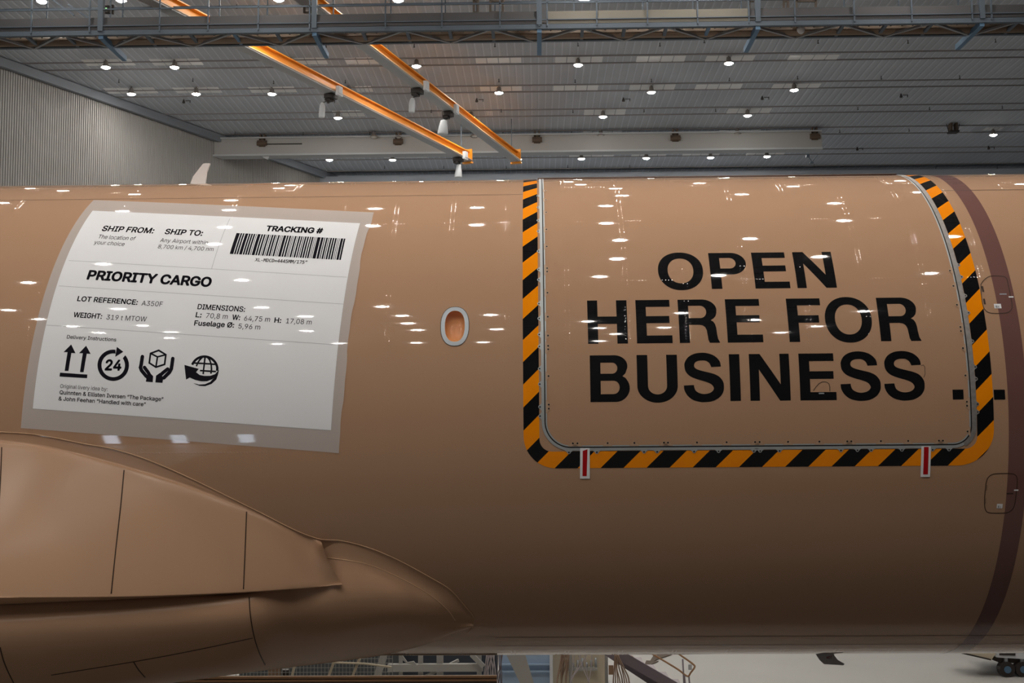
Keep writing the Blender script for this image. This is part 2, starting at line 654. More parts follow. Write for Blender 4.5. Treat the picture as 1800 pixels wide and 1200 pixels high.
# ================================================================== LAMPS
visible = [
    ('front row under the gantry', [(186, 117), (307, 117), (511, 113), (732, 115), (1016, 113), (1281, 110)]),
    ('second row back from the gantry', [(231, 164), (345, 164), (478, 164), (612, 162), (877, 162), (1145, 161), (1396, 157)]),
    ('third row back from the gantry', [(594, 206), (828, 205), (1060, 204), (1314, 202)]),
    ('row just above the fuselage', [(579, 280), (690, 280), (809, 280), (911, 279), (1022, 278), (1136, 277), (1249, 276), (1348, 274)]),
    ('far right corner', [(1746, 236)]),
    ('row at the top edge', [(74, 1), (213, -1), (490, -2), (700, -1), (1027, -2)])]
unlit = [(657, 237), (701, 239), (834, 236), (1056, 235), (1296, 232)]
offs = {-19.0: (-6.7, -5.1, -3.1, -1.4, 1.6), -17.0: (1.9, 5.9, -9.0), -15.5: (-10.3, -8.6, -5.4, -2.8, -0.95, 1.45, 2.97, 6.5),
        -14.0: (-10.5, -8.9, -2.9, 1.13, 4.86), -12.5: (-10.8, -5.0, -2.9, -1.0, 3.1, 7.0), -10.9: (-11.0, -8.7, -5.7, -3.2),
        -7.1: (-9.7, -5.6, 1.19, 3.43, 7.4), -5.05: (-8.0, 1.47, 5.16), -2.95: (-5.83, 1.5, 3.83, 7.45),
        -0.92: (-5.65, -2.96, -1.08, 1.27, 5.53), 1.68: (-7.74, -5.73, -3.0, -1.1, 1.3, 5.52), 3.85: (-10.45, -5.95, 1.67, 3.98, 7.4),
        6.3: (-8.34, 1.65, 5.3, 9.96), 8.95: (-10.6, -5.74, 1.0, 3.63, 8.06), 12.1: (-12.4, -6.0, 0.8)}
ordn = ['first', 'second', 'third', 'fourth', 'fifth', 'sixth', 'seventh', 'eighth']


def lamp_meshes(lit=True):
    h = MB()
    h.lathe((0, 0, 0), [(0.02, 0.21), (0.02, 0.16), (0.06, 0.15), (0.075, 0.05), (0.13, 0.01), (0.138, -0.030), (0.132, -0.030), (0.12, 0.005)], 16)
    l = MB()
    l.lathe((0, 0, 0), [(0.122, 0.0), (0.114, -0.030), (0.080, -0.055), (0.028, -0.066)], 12)
    return h, l


def make_lamp(label, group):
    e = empty('ceiling_lamp', (0, 0, LZ), label, 'lamp', group)
    h, l = lamp_meshes()
    for q in (h, l):
        q.v = [v + Vector((0, 0, LZ)) for v in q.v]
    build(h, 'lamp_housing', M['housing'], e, True)
    build(l, 'lens', M['lens'], e, True)
    return e


def copy_tree(o, parent=None):
    c = o.copy()
    COL.objects.link(c)
    c.parent = parent
    for ch in o.children:
        copy_tree(ch, c)
    return c


proto = None
for rname, L in visible:
    for k, (px, py) in enumerate(L):
        p = at_z(px, py, LZ)
        if len(L) == 1:
            lb = 'lone lit round ceiling lamp at the far right over the dark end of the hangar'
        else:
            lb = '%s lit ceiling lamp from the left, %s' % (ordn[k], rname)
        if proto is None:
            proto = make_lamp(lb, 'lit ceiling lamps')
            o = proto
        else:
            o = copy_tree(proto)
            o['label'] = lb
        o.location = (p.x, p.y, LZ)
for y, xs in offs.items():
    for x in xs:
        o = copy_tree(proto)
        o['label'] = 'round ceiling lamp above the frame seen only as a streak on the brown fuselage'
        o['group'] = 'lamps seen only as reflections'
        o.location = (x, y, LZ)
for k, (px, py) in enumerate(unlit):
    p = at_z(px, py, LZ + 0.05)
    e = empty('ceiling_lamp', (p.x, p.y, LZ), '%s unlit grey ceiling lamp from the left, above the long pale beam' % ordn[k], 'lamp', 'unlit ceiling lamps')
    h, l = lamp_meshes()
    for q in (h, l):
        q.v = [v + Vector((p.x, p.y, LZ)) for v in q.v]
    build(h, 'lamp_housing', M['housing'], e, True)
    build(l, 'lens', M['lensoff'], e, True)

# ================================================================== AIRCRAFT
ac = empty('cargo_aircraft', (0, 0, 0), 'brown cargo aircraft fuselage with shipping label livery and OPEN HERE FOR BUSINESS cargo door', 'aircraft')

# fuselage skin with the cabin window opening
wc = surf(799.5, 573)
wr = (surf(822, 573).x - surf(777, 573).x) / 2
wt = (surf(799, 541).y - surf(799, 605).y) / 2
NS = 288
ds = 2 * pi * R / NS
k0 = math.floor((wc.y - 0.45) / ds)
k1 = math.ceil((wc.y + 0.45) / ds)
xs = [-17, -11, -6.5, wc.x - 0.45, wc.x + 0.45, 4, 8, 12, 17]
V, N, Fs = [], [], []
for x in xs:
    for k in range(NS):
        V.append(cyl(x, k * ds))
        N.append(cyln(k * ds))
for i in range(len(xs) - 1):
    for k in range(NS):
        if i == 3 and (k0 % NS) <= k < (k1 % NS if k1 % NS > k0 % NS else k1 + NS):
            if k0 >= 0 and k0 <= k < k1:
                continue
        j = (k + 1) % NS
        Fs.append([i * NS + k, (i + 1) * NS + k, (i + 1) * NS + j, i * NS + j])
# end caps
for x, rev in ((xs[0], True), (xs[-1], False)):
    b = len(V)
    V += [cyl(x, k * ds) for k in range(NS)]
    N += [Vector((-1 if rev else 1, 0, 0))] * NS
    Fs.append([b + k for k in (range(NS - 1, -1, -1) if rev else range(NS))])


def superell(cx, cy, a, b, n=40, e=2.35):
    out = []
    for k in range(n):
        t = 2 * pi * k / n
        c, s = math.cos(t), math.sin(t)
        out.append((cx + a * math.copysign(abs(c) ** (2 / e), c), cy + b * math.copysign(abs(s) ** (2 / e), s)))
    return out


hole = superell(wc.x, wc.y, wr, wt)
bm = bmesh.new()
outer = rect(xs[3], k0 * ds, xs[4], k1 * ds)
loops = [[Vector((*p, 0)) for p in outer], [Vector((*p, 0)) for p in hole]]
flat = [p for L in loops for p in L]
bv = [bm.verts.new(p) for p in flat]
for t in tessellate_polygon(loops):
    bm.faces.new([bv[q] for q in t])
for k in range(k0 + 1, k1):
    bmesh.ops.bisect_plane(bm, geom=bm.verts[:] + bm.edges[:] + bm.faces[:], plane_co=(0, k * ds, 0), plane_no=(0, 1, 0))
bm.verts.index_update()
b0 = len(V)
for v in bm.verts:
    V.append(cyl(v.co.x, v.co.y))
    N.append(cyln(v.co.y))
for f in bm.faces:
    ids = [b0 + v.index for v in f.verts]
    if newell([V[q] for q in ids]).dot(N[ids[0]]) < 0:
        ids.reverse()
    Fs.append(ids)
bm.free()
for f in Fs[:(len(xs) - 1) * NS]:
    pass
skin = mesh_obj('fuselage_skin', V, Fs, M['paint'], ac, normals=N)

# cabin window: frame ring, clear pane, recessed liner
cw = bpy.data.objects.new('cabin_window', None)
COL.objects.link(cw)
cw.parent = ac
ring_o = superell(wc.x, wc.y, wr + 0.012, wt + 0.012)
ring_i = superell(wc.x, wc.y, wr - 0.030, wt - 0.032)
fo = decal('window_frame', [[ring_o, ring_i]], M['frame_grey'], cw, 0.005, 0.05)
mb = MB()
prof = [(1.0, 0.0), (1.0, -0.03), (0.96, -0.07), (0.80, -0.10), (0.4, -0.11), (0.0, -0.112)]
nn = len(ring_i)
for sc, d in prof:
    for (x, s) in ring_i:
        mb.v.append(cyl(wc.x + (x - wc.x) * sc * 1.05, wc.y + (s - wc.y) * sc * 1.05, d + 0.002))
for k in range(len(prof) - 1):
    for a in range(nn):
        b = (a + 1) % nn
        mb.f.append([k * nn + a, k * nn + b, (k + 1) * nn + b, (k + 1) * nn + a])
mesh_obj('window_liner', mb.v, mb.f, M['copper'], cw, True)
decal('window_pane', [[superell(wc.x, wc.y, wr - 0.028, wt - 0.03)]], M['pane'], cw, -0.012, 0.05)
decal('window_seam', [[superell(wc.x, wc.y, wr + 0.018, wt + 0.018), superell(wc.x, wc.y, wr + 0.011, wt + 0.011)]], M['seam'], cw, 0.003, 0.05)

# painted ring band at the right
BX0, BX1 = surf(1773, 740).x, surf(1803, 735).x + 0.02
TOPS = R * 1.66
decal('colour_band', [[rect(BX0, -R * 1.6, BX1, TOPS)]], M['band'], ac, 0.0016)

# ---------------------------------------------------------------- cargo door
dl, dr = surf(957.3, 650).x, surf(1706.5, 720).x
dbs = surf(1330, 783.5).y
DT = R * 1.40                    # door top, at the hinge line near the crown
rl, rr_ = 0.27, 0.19


def upath(x0, x1, sb, r0, r1, top, n=14):
    """U-shaped path: down the left side, round the bottom corners, up the right side"""
    P = [(x0, top + (sb + r0 - top) * k / 40) for k in range(41)]
    P += arc2(x0 + r0, sb + r0, r0, r0, 180, 270, n)[1:]
    P += [(x0 + r0 + (x1 - r1 - x0 - r0) * k / 20, sb) for k in range(1, 20)]
    P += arc2(x1 - r1, sb + r1, r1, r1, 270, 360, n)
    P += [(x1, sb + r1 + (top - sb - r1) * k / 40) for k in range(1, 41)]
    return P


UP = upath(dl, dr, dbs, rl, rr_, DT)
door = decal('cargo_door', [[UP]], M['paint'], ac, 0.003, 0.06)
# seal: dark gap, pale outer strip, pale inner strip, lugs with screws
nseg = len(UP)
o_in = offset_path(UP, -0.006)
o_gap = offset_path(UP, 0.007)
o_out = offset_path(UP, 0.036)
o_wide = offset_path(UP, 0.055)
i_in = offset_path(UP, -0.020)
SPLIT = 41 + 14 + 19 + 6
decal('door_gap', strip_between(o_in, o_gap), M['gap'], door, 0.0055, 0.2)
seal = decal('door_seal', strip_between(o_gap[:SPLIT], o_out[:SPLIT]), M['seal'], door, 0.0065, 0.2)
decal('door_seal', strip_between(o_gap[SPLIT - 1:], o_wide[SPLIT - 1:]), M['primer'], door, 0.0065, 0.2)
decal('door_edge_strip', strip_between(i_in, o_in), M['seal'], door, 0.006, 0.2)


def lug(cx, cs, ang, r=0.024):
    """half-round lug pointing along ang (degrees) with flared root"""
    a = math.radians(ang)
    pts = [(-0.012, -0.055), (-0.012, 0.055), (0.0, 0.040), (0.012, 0.028)] + [(0.016 + r * 0.8 * math.cos(t), r * 0.8 * math.sin(t)) for t in [pi / 2 - k * pi / 8 for k in range(9)]] + [(0.012, -0.028), (0.0, -0.040)]
    return [(cx + p[0] * math.cos(a) - p[1] * math.sin(a), cs + p[0] * math.sin(a) + p[1] * math.cos(a)) for p in pts]


def disc(cx, cs, r, n=10):
    return [(cx + r * math.cos(2 * pi * k / n), cs + r * math.sin(2 * pi * k / n)) for k in range(n)]


lugs = []
left_out = [345, 365, 388, 407, 442, 474, 492, 534, 560, 588, 609, 648, 675, 715, 731]
left_in = [336, 352, 374, 404, 434, 472, 478, 515, 557, 590, 608, 614, 661, 711, 718]
right_out = [466, 487, 520, 550, 600, 645, 666, 710, 724]
right_in = [476, 503, 536, 575, 582, 612, 660, 706, 713, 758]
bot_out = [1000, 1025, 1049, 1132, 1155, 1220, 1263, 1325, 1336, 1370, 1478, 1507, 1531, 1585, 1639, 1668]
bot_in = [1007, 1015, 1068, 1115, 1167, 1174, 1225, 1277, 1327, 1335, 1385, 1440, 1489, 1496, 1548, 1596, 1650, 1657]
for y in left_out:
    q = surf(955, y).y
    lugs.append(('seal_lug', [lug(dl - 0.034, q, 180)], [disc(dl - 0.052, q, 0.009)], 'seal'))
for y in left_in:
    q = surf(962, y).y
    lugs.append(('door_lug', [lug(dl + 0.022, q, 0)], [disc(dl + 0.040, q, 0.010)], 'lugpaint'))
for y in right_out:
    q = surf(1704, y).y
    lugs.append(('seal_lug', [lug(dr + 0.05, q, 0)], [disc(dr + 0.068, q, 0.008)], 'primer'))
for y in right_in:
    q = surf(1690, y).y
    lugs.append(('door_lug', [lug(dr - 0.022, q, 180)], [disc(dr - 0.040, q, 0.010)], 'lugpaint'))
for x in bot_out:
    q = surf(x, 786).x
    lugs.append(('seal_lug', [lug(q, dbs - 0.034, 270)], [disc(q, dbs - 0.052, 0.009)], 'seal'))
for x in bot_in:
    q = surf(x, 780).x
    lugs.append(('door_lug', [lug(q, dbs + 0.022, 90)], [disc(q, dbs + 0.042, 0.010)], 'lugpaint'))
M['lugpaint'] = mat('faded_tan_lug', (0.45, 0.30, 0.20), 0.5)


def lug_with_screw(name, outline, screw, mt):
    a = decal(name, [outline], mt, door, 0.0072, 0.5)
    b = decal('t', [screw], M['gap'], door, 0.0085, 0.5)
    n0 = len(a.data.vertices)
    V = [v.co.copy() for v in a.data.vertices] + [v.co.copy() for v in b.data.vertices]
    Fc = [list(p.vertices) for p in a.data.polygons] + [[n0 + q for q in p.vertices] for p in b.data.polygons]
    k = len(a.data.polygons)
    for o in (a, b):
        me = o.data
        bpy.data.objects.remove(o)
        bpy.data.meshes.remove(me)
    o = mesh_obj(name, V, Fc, mt, door)
    o.data.materials.append(M['gap'])
    for p in o.data.polygons:
        p.material_index = 1 if p.index >= k else 0


for (nm, ol, sc, mt) in lugs:
    lug_with_screw(nm, ol, sc, M[mt])
# hinge fairing along the top of the door
mb = MB()
mb.tube([cyl(dl - 0.05, DT + 0.02, 0.0), cyl(dr + 0.05, DT + 0.02, 0.0)], 0.030, 10)
build(mb, 'hinge_fairing', M['hinge'], door, True)

# hazard border
ho_l, hi_l = surf(919.7, 690).x, surf(947.5, 690).x
hi_r, ho_r = surf(1716.3, 705).x, surf(1745.8, 705).x
ho_b, hi_b = surf(1300, 820.5).y, surf(1300, 791).y
PO = upath(ho_l, ho_r, ho_b, 0.34, 0.37, DT + 0.06)
PI = upath(hi_l, hi_r, hi_b, 0.13, 0.12, DT + 0.06)
decal('hazard_border', strip_between(PO, PI), M['hazard'], ac, 0.0026, 0.08)
# phase of the stripes: a black-to-orange edge passes through this corner of the bottom strip
ph = surf(955.5 + 0, 820.5)
q = surf(1086, 792)           # top of the boundary orange|black
HAZ_OFF.inputs[1].default_value = 100.0 - (q.x - q.y) / STP + 0.5

# ---------------------------------------------------------------- big lettering
def G_I():
    return [[rect(0, 0, 1, 1)]]


def G_E(bar=.965, st=.285):
    return [[[(0, 0), (1, 0), (1, .172), (st, .172), (st, .452), (.94, .452), (.94, .615), (st, .615), (st, .835), (bar, .835), (bar, 1), (0, 1)]]]


def G_F():
    return [[[(0, 0), (.31, 0), (.31, .43), (.92, .43), (.92, .60), (.31, .60), (.31, .835), (1, .835), (1, 1), (0, 1)]]]


def G_H():
    return [[[(0, 0), (.255, 0), (.255, .445), (.735, .445), (.735, 0), (1, 0), (1, 1), (.735, 1), (.735, .615), (.255, .615), (.255, 1), (0, 1)]]]


def G_N():
    return [[[(0, 0), (.235, 0), (.235, .665), (.735, 0), (1, 0), (1, 1), (.765, 1), (.765, .345), (.27, 1), (0, 1)]]]


def G_O():
    return [[superell(.5, .5, .5, .525, 56, 2.15), superell(.5, .5, .285, .345, 48, 2.15)]]


def G_P():
    o = [(0, 0), (0, 1), (.60, 1)] + arc2(.60, .69, .40, .31, 88, -88, 20) + [(.60, .38), (.285, .38), (.285, 0)]
    i = [(.285, .85), (.285, .545), (.55, .545)] + arc2(.55, .6975, .17, .1525, -88, 88, 14) + [(.55, .85)]
    return [[o, i]]


def G_R():
    o = [(0, 0), (0, 1), (.60, 1)] + arc2(.60, .745, .36, .255, 88, 0, 12) + [(.95, .67), (.925, .60), (.875, .55), (.80, .507), (.86, .475), (.90, .42), (.925, .33), (.935, .20), (.955, .085), (1.0, 0), (.745, 0), (.715, .06), (.70, .17), (.685, .28), (.65, .35), (.59, .39), (.50, .405), (.255, .405), (.255, 0)]
    i = [(.255, .85), (.255, .56), (.55, .56)] + arc2(.55, .705, .15, .145, -88, 88, 12) + [(.55, .85)]
    return [[o, i]]


def G_B():
    o = [(0, 0), (0, 1), (.62, 1)] + arc2(.62, .765, .33, .235, 88, -20, 14) + [(.895, .605), (.82, .545), (.90, .505)] + arc2(.64, .293, .36, .293, 30, -88, 16) + [(.60, 0)]
    i1 = [(.265, .84), (.265, .60), (.56, .60)] + arc2(.56, .72, .135, .12, -88, 88, 10) + [(.56, .84)]
    i2 = [(.265, .45), (.265, .165), (.59, .165)] + arc2(.59, .3075, .155, .1425, -88, 88, 10) + [(.59, .45)]
    return [[o, i1, i2]]


def G_U():
    o = [(0, 1), (0, .40)] + [(0, .33)] + arc2(.5, .33, .5, .355, 180, 360, 28)[1:] + [(1, 1), (.735, 1), (.735, .34)] + arc2(.5, .33, .235, .18, 0, -180, 18)[1:] + [(.265, 1)]
    return [[o]]


def G_S():
    up = [(1027, 890), (1020, 850), (985, 812), (940, 793), (890, 787), (835, 795), (790, 820), (765, 858), (762, 890), (770, 925), (800, 958), (850, 980), (910, 998), (950, 1015), (970, 1040), (965, 1062), (940, 1080), (900, 1087), (865, 1080), (838, 1062), (828, 1035), (827, 1022)]
    dn = [(753, 1025), (757, 1060), (780, 1100), (820, 1130), (870, 1143), (905, 1145), (960, 1138), (1010, 1112), (1038, 1075), (1045, 1035), (1040, 1000), (1015, 965), (975, 943), (920, 928), (870, 915), (840, 900), (832, 880), (840, 860), (860, 848), (890, 844), (920, 847), (945, 865), (957, 893)]
    P = crom(up, 3) + crom(dn, 3)
    return [[[((p.x - 753) / 292, (1138 - p.y) / 338) for p in P]]]


def word(name, base_px, cap_px, items, parent):
    """letters: (glyph, left px, right px) with the sample height used for x"""
    s0 = surf(*base_px).y
    s1 = surf(*cap_px).y
    polys = []
    for g, (lx, ly), (rx, ry) in items:
        x0, x1 = surf(lx, ly).x, surf(rx, ry).x
        for loops in g:
            polys.append([[(x0 + u * (x1 - x0), s0 + v * (s1 - s0)) for u, v in L] for L in loops])
    return decal(name, polys, M['black'], parent, 0.0045, 0.08)


word('lettering_open', (1310, 507.4), (1310, 444.5), [
    (G_O(), (1156.6, 477), (1235.8, 477)), (G_P(), (1251.3, 507.8), (1311.3, 466)),
    (G_E(), (1328.2, 507.3), (1389.5, 506.9)), (G_N(), (1402, 506.9), (1471.2, 506.6))], door)
word('lettering_here', (1310, 601.8), (1310, 525.8), [
    (G_H(), (1033.8, 603), (1103.9, 602.6)), (G_E(), (1119.8, 602.5), (1182.4, 602)), (G_R(), (1195, 602.3), (1265.8, 601.8)),
    (G_E(), (1279.3, 601.5), (1341.8, 600.9))], door)
word('lettering_for', (1310, 601.8), (1310, 525.8), [
    (G_F(), (1388, 600.9), (1440, 525)), (G_O(), (1450.1, 562.4), (1532.3, 562.4)),
    (G_R(), (1548.7, 600.2), (1620, 599.7))], door)
word('lettering_business', (1310, 704.3), (1310, 622.3), [
    (G_B(), (1037.9, 705), (1107, 679)), (G_U(), (1119.4, 645), (1190.9, 662)), (G_S(), (1202, 677.7), (1272.6, 681.4)),
    (G_I(), (1283.9, 704.3), (1302.3, 703.8)), (G_N(), (1319.2, 704), (1389.9, 703.8)), (G_E(), (1406.9, 703.6), (1470.7, 703.4)),
    (G_S(), (1477.4, 676.5), (1548.2, 679)), (G_S(), (1554.3, 676), (1625.3, 679))], door)
p0, p1 = surf(1674.8, 702), surf(1693, 684.5)
decal('ellipsis_dot', [[rect(p0.x, p0.y, p1.x, p1.y)]], M['black'], door, 0.0045)
p0, p1 = surf(1747.3, 702), surf(1766, 684.5)
decal('ellipsis_dot', [[rect(p0.x, p0.y, p1.x, p1.y)]], M['black'], ac, 0.0030)
# faint drawn outlines beside the last letters
def pxpath(pts):
    return [surf(*p) for p in pts]


k4 = 4.1375
arc_px = [(1330 + x / k4, 430 + y / k4) for x, y in ((412, 1062), (430, 1035), (452, 1010), (478, 997), (505, 998), (525, 1010), (532, 1035), (532, 1065))]
decal('vent_outline', [stroke(pxpath(arc_px), 0.007)], M['seam'], door, 0.0048)
a2 = [(1330 + x / k4, 430 + y / k4) for x, y in ((1145, 880), (1143, 930), (1143, 930), (1146, 932))]
lt = [(1330 + x / k4, 430 + y / k4) for x, y in ((1195, 880), (1212, 875), (1222, 890), (1224, 940), (1215, 965))]
decal('vent_outline', [stroke(pxpath(lt), 0.006)], M['seam'], door, 0.0048)
p0, p1 = surf(1439, 692.4), surf(1448.5, 690)
decal('placard', [[rect(p0.x, p0.y, p1.x, p1.y)]], M['frame_grey'], door, 0.0060)

# red and white tape markers hanging over the bottom edge of the border
for i, (x0, y0, x1, y1, lb) in enumerate(((1019.3, 787, 1036.5, 840.5, 'left red and white tape marker'), (1617.5, 784, 1635.8, 837.5, 'right red and white tape marker'))):
    mk = bpy.data.objects.new('tape_marker', None)
    COL.objects.link(mk)
    mk.parent = ac
    mk['label'] = lb
    sk = surf(x0, y1).x - surf(x0 + (1.5 if i else 0.4), y0).x
    A, B = surf(x0, y1), surf(x1 - (1.5 if i else -0.2), y1)
    C, D = surf(x1, y0), surf(x0 + (1.5 if i else 0.4), y0)
    decal('white_backing', [[[A, B, C, D]]], M['white'], mk, 0.010)
    A, B = surf(x0 + 4.5, y1 - 4.5), surf(x1 - 5.3, y1 - 4.5)
    C, D = surf(x1 - 4.0, y0 + (1 if i else 2)), surf(x0 + (6 if i else 5), y0 + (1 if i else 5))
    decal('red_stripe', [[[A, B, C, D]]], M['red'], mk, 0.0115)

# skin seams
ss = surf(500, 346.5).y
decal('skin_seam', [[rect(-11, ss - .004, ho_l - 0.005, ss + .004)]], M['seam'], ac, 0.0012)
ss2 = surf(1700, 334.5).y
decal('skin_seam', [[rect(ho_r + 0.01, ss2 - .005, 9, ss2 + .005)]], M['seam'], ac, 0.0022)
for py in (1118, 1133):
    s3 = surf(1300, py).y
    decal('skin_seam', [[rect(-0.5, s3 - .004, 9, s3 + .004)]], M['seam'], ac, 0.0022)

# access panels at the right edge
for (pl, nm) in (([(1724, 500), (1730, 492), (1740, 485.5), (1756, 485), (1768, 488), (1772, 500), (1776, 520), (1779, 538), (1776, 546), (1767, 550), (1744, 550.5), (1734, 547), (1728, 538), (1725, 520)], 'upper access panel crossed by the mauve band'),
                 ([(1733, 850), (1736, 840), (1744, 833.5), (1756, 832), (1774, 832), (1784, 834), (1788, 843), (1786, 868), (1783, 888), (1777, 897), (1768, 901), (1741, 901), (1733, 897), (1730.5, 886), (1731, 868)], 'lower access panel crossed by the mauve band')):
    P = pxpath(pl)
    Pc = crom(P + [P[0]], 4)[:-1]
    ap = decal('access_panel', [stroke(Pc, 0.008, True)], M['seam'], ac, 0.0030)
    ap['label'] = nm
    up = 'upper' in nm
    c = (1753.5, 538) if up else (1757, 889)
    p0, p1 = surf(c[0] - 5.5, c[1] + 4), surf(c[0] + 5.5, c[1] - 4)
    decal('placard', [[rect(p0.x, p0.y, p1.x, p1.y)]], M['white'], ap, 0.0035)
    q0, q1 = surf(c[0] - 3.5, c[1] + 3), surf(c[0] - 0.5, c[1] - 1)
    q2, q3 = surf(c[0] + 1.0, c[1] + 3), surf(c[0] + 2.2, c[1] - 0.5)
    decal('placard_print', [[rect(q0.x, q0.y, q1.x, q1.y)], [rect(q2.x, q2.y, q3.x, q3.y)]], M['rule'], ap, 0.0045)
    c = (1777, 522) if up else (1786, 861)
    p0, p1 = surf(c[0] - 4, c[1] + 1.2), surf(c[0] + 4, c[1] - 1.2)
    decal('latch', [[rect(p0.x, p0.y, p1.x, p1.y)]], M['white'], ap, 0.0045)
    c = (1763, 517) if up else (1775, 867)
    p0, p1 = surf(c[0] - 6, c[1] + 1.0), surf(c[0] + 6, c[1] - 1.0)
    decal('handle_slot', [[rect(p0.x, p0.y, p1.x, p1.y)]], M['frame_grey'] if up else M['seam'], ap, 0.0040)
    for (hx, hy) in (((1726.5, 508), (1729.5, 530)) if up else ((1733.5, 857), (1731.5, 880))):
        p0, p1 = surf(hx, hy + 5), surf(hx + 1.4, hy - 5)
        decal('hinge', [[rect(p0.x, p0.y, p1.x, p1.y)]], M['seam'], ap, 0.0040)

# ---------------------------------------------------------------- shipping label
def quad_px(c, n=14, wav=None):
    TL, TR, BR, BL = [surf(*p) for p in c]
    def bi(u, v):
        return (TL * (1 - u) * v + TR * u * v + BR * u * (1 - v) + BL * (1 - u) * (1 - v))
    out = [bi(0, 0)] + [bi(1, k / n) for k in range(n)] + [bi(1, 1), bi(0, 1)]
    return out, bi


film, fbi = quad_px([(165, 352), (657, 374), (597, 796), (37, 752)], 28)
xr = max(p.x for p in film)
film = [p + Vector((0.009 * math.sin(p.y * 6.0) + 0.004 * math.sin(p.y * 17.0), 0)) if (fbi(1, (p.y - fbi(1, 0).y) / (fbi(1, 1).y - fbi(1, 0).y)) - p).length < 0.02 else p for p in film]


def film_lift(x, s):
    v = (s - fbi(1, 0).y) / (fbi(1, 1).y - fbi(1, 0).y)
    e = fbi(1, v).x - x
    return max(0.0, 0.014 * (1 - e / 0.12)) * (0.6 + 0.5 * math.sin(s * 7.0)) if e < 0.12 else 0.0


eb_, et_ = fbi(1, 0), fbi(1, 1)
ev = (et_ - eb_).normalized()
xc = [(eb_.x - d, eb_.y, ev.y, -ev.x) for d in (0.03, 0.06, 0.09, 0.12, 0.125)]
label = decal('shipping_label', [[film]], M['film'], ac, 0.004, 0.05, film_lift, xc)
paper, pbi = quad_px([(163, 371), (633, 393), (582, 756), (58, 718)], 1)
decal('label_paper', [[paper]], M['paper'], label, 0.0062, 0.06)
upv = (pbi(0, 1) - pbi(0, 0))
upv = upv / upv.y            # (dx per unit arc, 1)

def ui_font(fn):
    # a typeface shipped with Blender itself; falls back to the built-in one
    try:
        import os
        return bpy.data.fonts.load(os.path.join(bpy.utils.system_resource('DATAFILES', path='fonts'), fn))
    except Exception:
        return None


SANS, MONO = ui_font('Inter.woff2'), ui_font('DejaVuSansMono.woff2')


def text_mesh(txt, bold=0.0, font=None):
    """letter outlines as triangles; each outer contour filled on its own with its counters"""
    cu = bpy.data.curves.new('t', 'FONT')
    cu.body = txt
    if font or SANS:
        cu.font = font or SANS
    cu.size = 1.0
    o = bpy.data.objects.new('t', cu)
    COL.objects.link(o)
    dg = bpy.context.evaluated_depsgraph_get()
    dg.update()
    oe = o.evaluated_get(dg)
    cc = oe.to_curve(dg)
    loops = []
    for sp in cc.splines:
        L = []
        if sp.type == 'BEZIER':
            bp = sp.bezier_points
            for i in range(len(bp)):
                p, q = bp[i], bp[(i + 1) % len(bp)]
                straight = (p.handle_right - p.co).length < 1e-5 and (q.handle_left - q.co).length < 1e-5
                seg = [p.co.copy()] if straight else list(interpolate_bezier(p.co, p.handle_right, q.handle_left, q.co, 6))[:-1]
                L += [Vector((v.x, v.y, 0)) for v in seg]
        else:
            L = [Vector((v.co.x, v.co.y, 0)) for v in sp.points]
        C = []
        for v in L:
            if not C or (v - C[-1]).length > 1e-5:
                C.append(v)
        if len(C) > 2 and (C[0] - C[-1]).length < 1e-5:
            C.pop()
        if len(C) > 2:
            loops.append(C)
    oe.to_curve_clear()
    bpy.data.objects.remove(o)
    bpy.data.curves.remove(cu)

    pts, edges = [], []
    for L in loops:
        n0 = len(pts)
        pts += [Vector((v.x, v.y)) for v in L]
        edges += [(n0 + i, n0 + (i + 1) % len(L)) for i in range(len(L))]
    ov, _, of, _, _, _ = delaunay_2d_cdt(pts, edges, [], 0, 1e-6)
    bbs = [(min(v.x for v in L), max(v.x for v in L), min(v.y for v in L), max(v.y for v in L)) for L in loops]
    V = [Vector((v.x, v.y, 0)) for v in ov]
    Fc = []
    for f in of:
        c = sum((V[i] for i in f), Vector()) / len(f)
        wn = 0
        for L, bb in zip(loops, bbs):
            if not (bb[0] <= c.x <= bb[1] and bb[2] <= c.y <= bb[3]):
                continue
            for i in range(len(L)):
                p, q = L[i - 1], L[i]
                if (p.y > c.y) != (q.y > c.y) and c.x < (q.x - p.x) * (c.y - p.y) / (q.y - p.y) + p.x:
                    wn += 1 if q.y > p.y else -1
        if wn:
            Fc.append(list(f))
    if bold > 0.004:
        # heavier strokes: the outline repeated around each letter
        n, v0, f0 = len(V), list(V), list(Fc)
        for k in range(10):
            t = 2 * pi * k / 10
            V = V + [p + Vector((bold * math.cos(t), bold * math.sin(t), 0)) for p in v0]
            Fc = Fc + [[i + n * (k + 1) for i in f] for f in f0]
    return V, Fc


CAPH = {}


def text_line(name, txt, p_left, p_right, cap_px, bold, mt, parent, off=0.0078, up=None):
    V, Fc = text_mesh(txt, bold, MONO if txt.startswith('XL') else None)
    if 'H' not in CAPH:
        v, _ = text_mesh('H')
        CAPH['H'] = max(q.y for q in v)
    x0, x1 = min(v.x for v in V), max(v.x for v in V)
    A, B = surf(*p_left), surf(*p_right)
    mid = ((p_left[0] + p_right[0]) / 2, (p_left[1] + p_right[1]) / 2)
    capS = surf(mid[0], mid[1] - cap_px).y - surf(*mid).y
    uv = up if up is not None else upv
    vs, ns = [], []
    for v in V:
        q = A + (B - A) * ((v.x - x0) / (x1 - x0)) + uv * (v.y / CAPH['H'] * capS)
        vs.append(cyl(q.x, q.y, off))
        ns.append(cyln(q.y))
    out = []
    for f in Fc:
        out.append(f[::-1] if newell([vs[q] for q in f]).dot(ns[f[0]]) < 0 else f)
    return mesh_obj(name, vs, out, mt, parent, normals=ns)


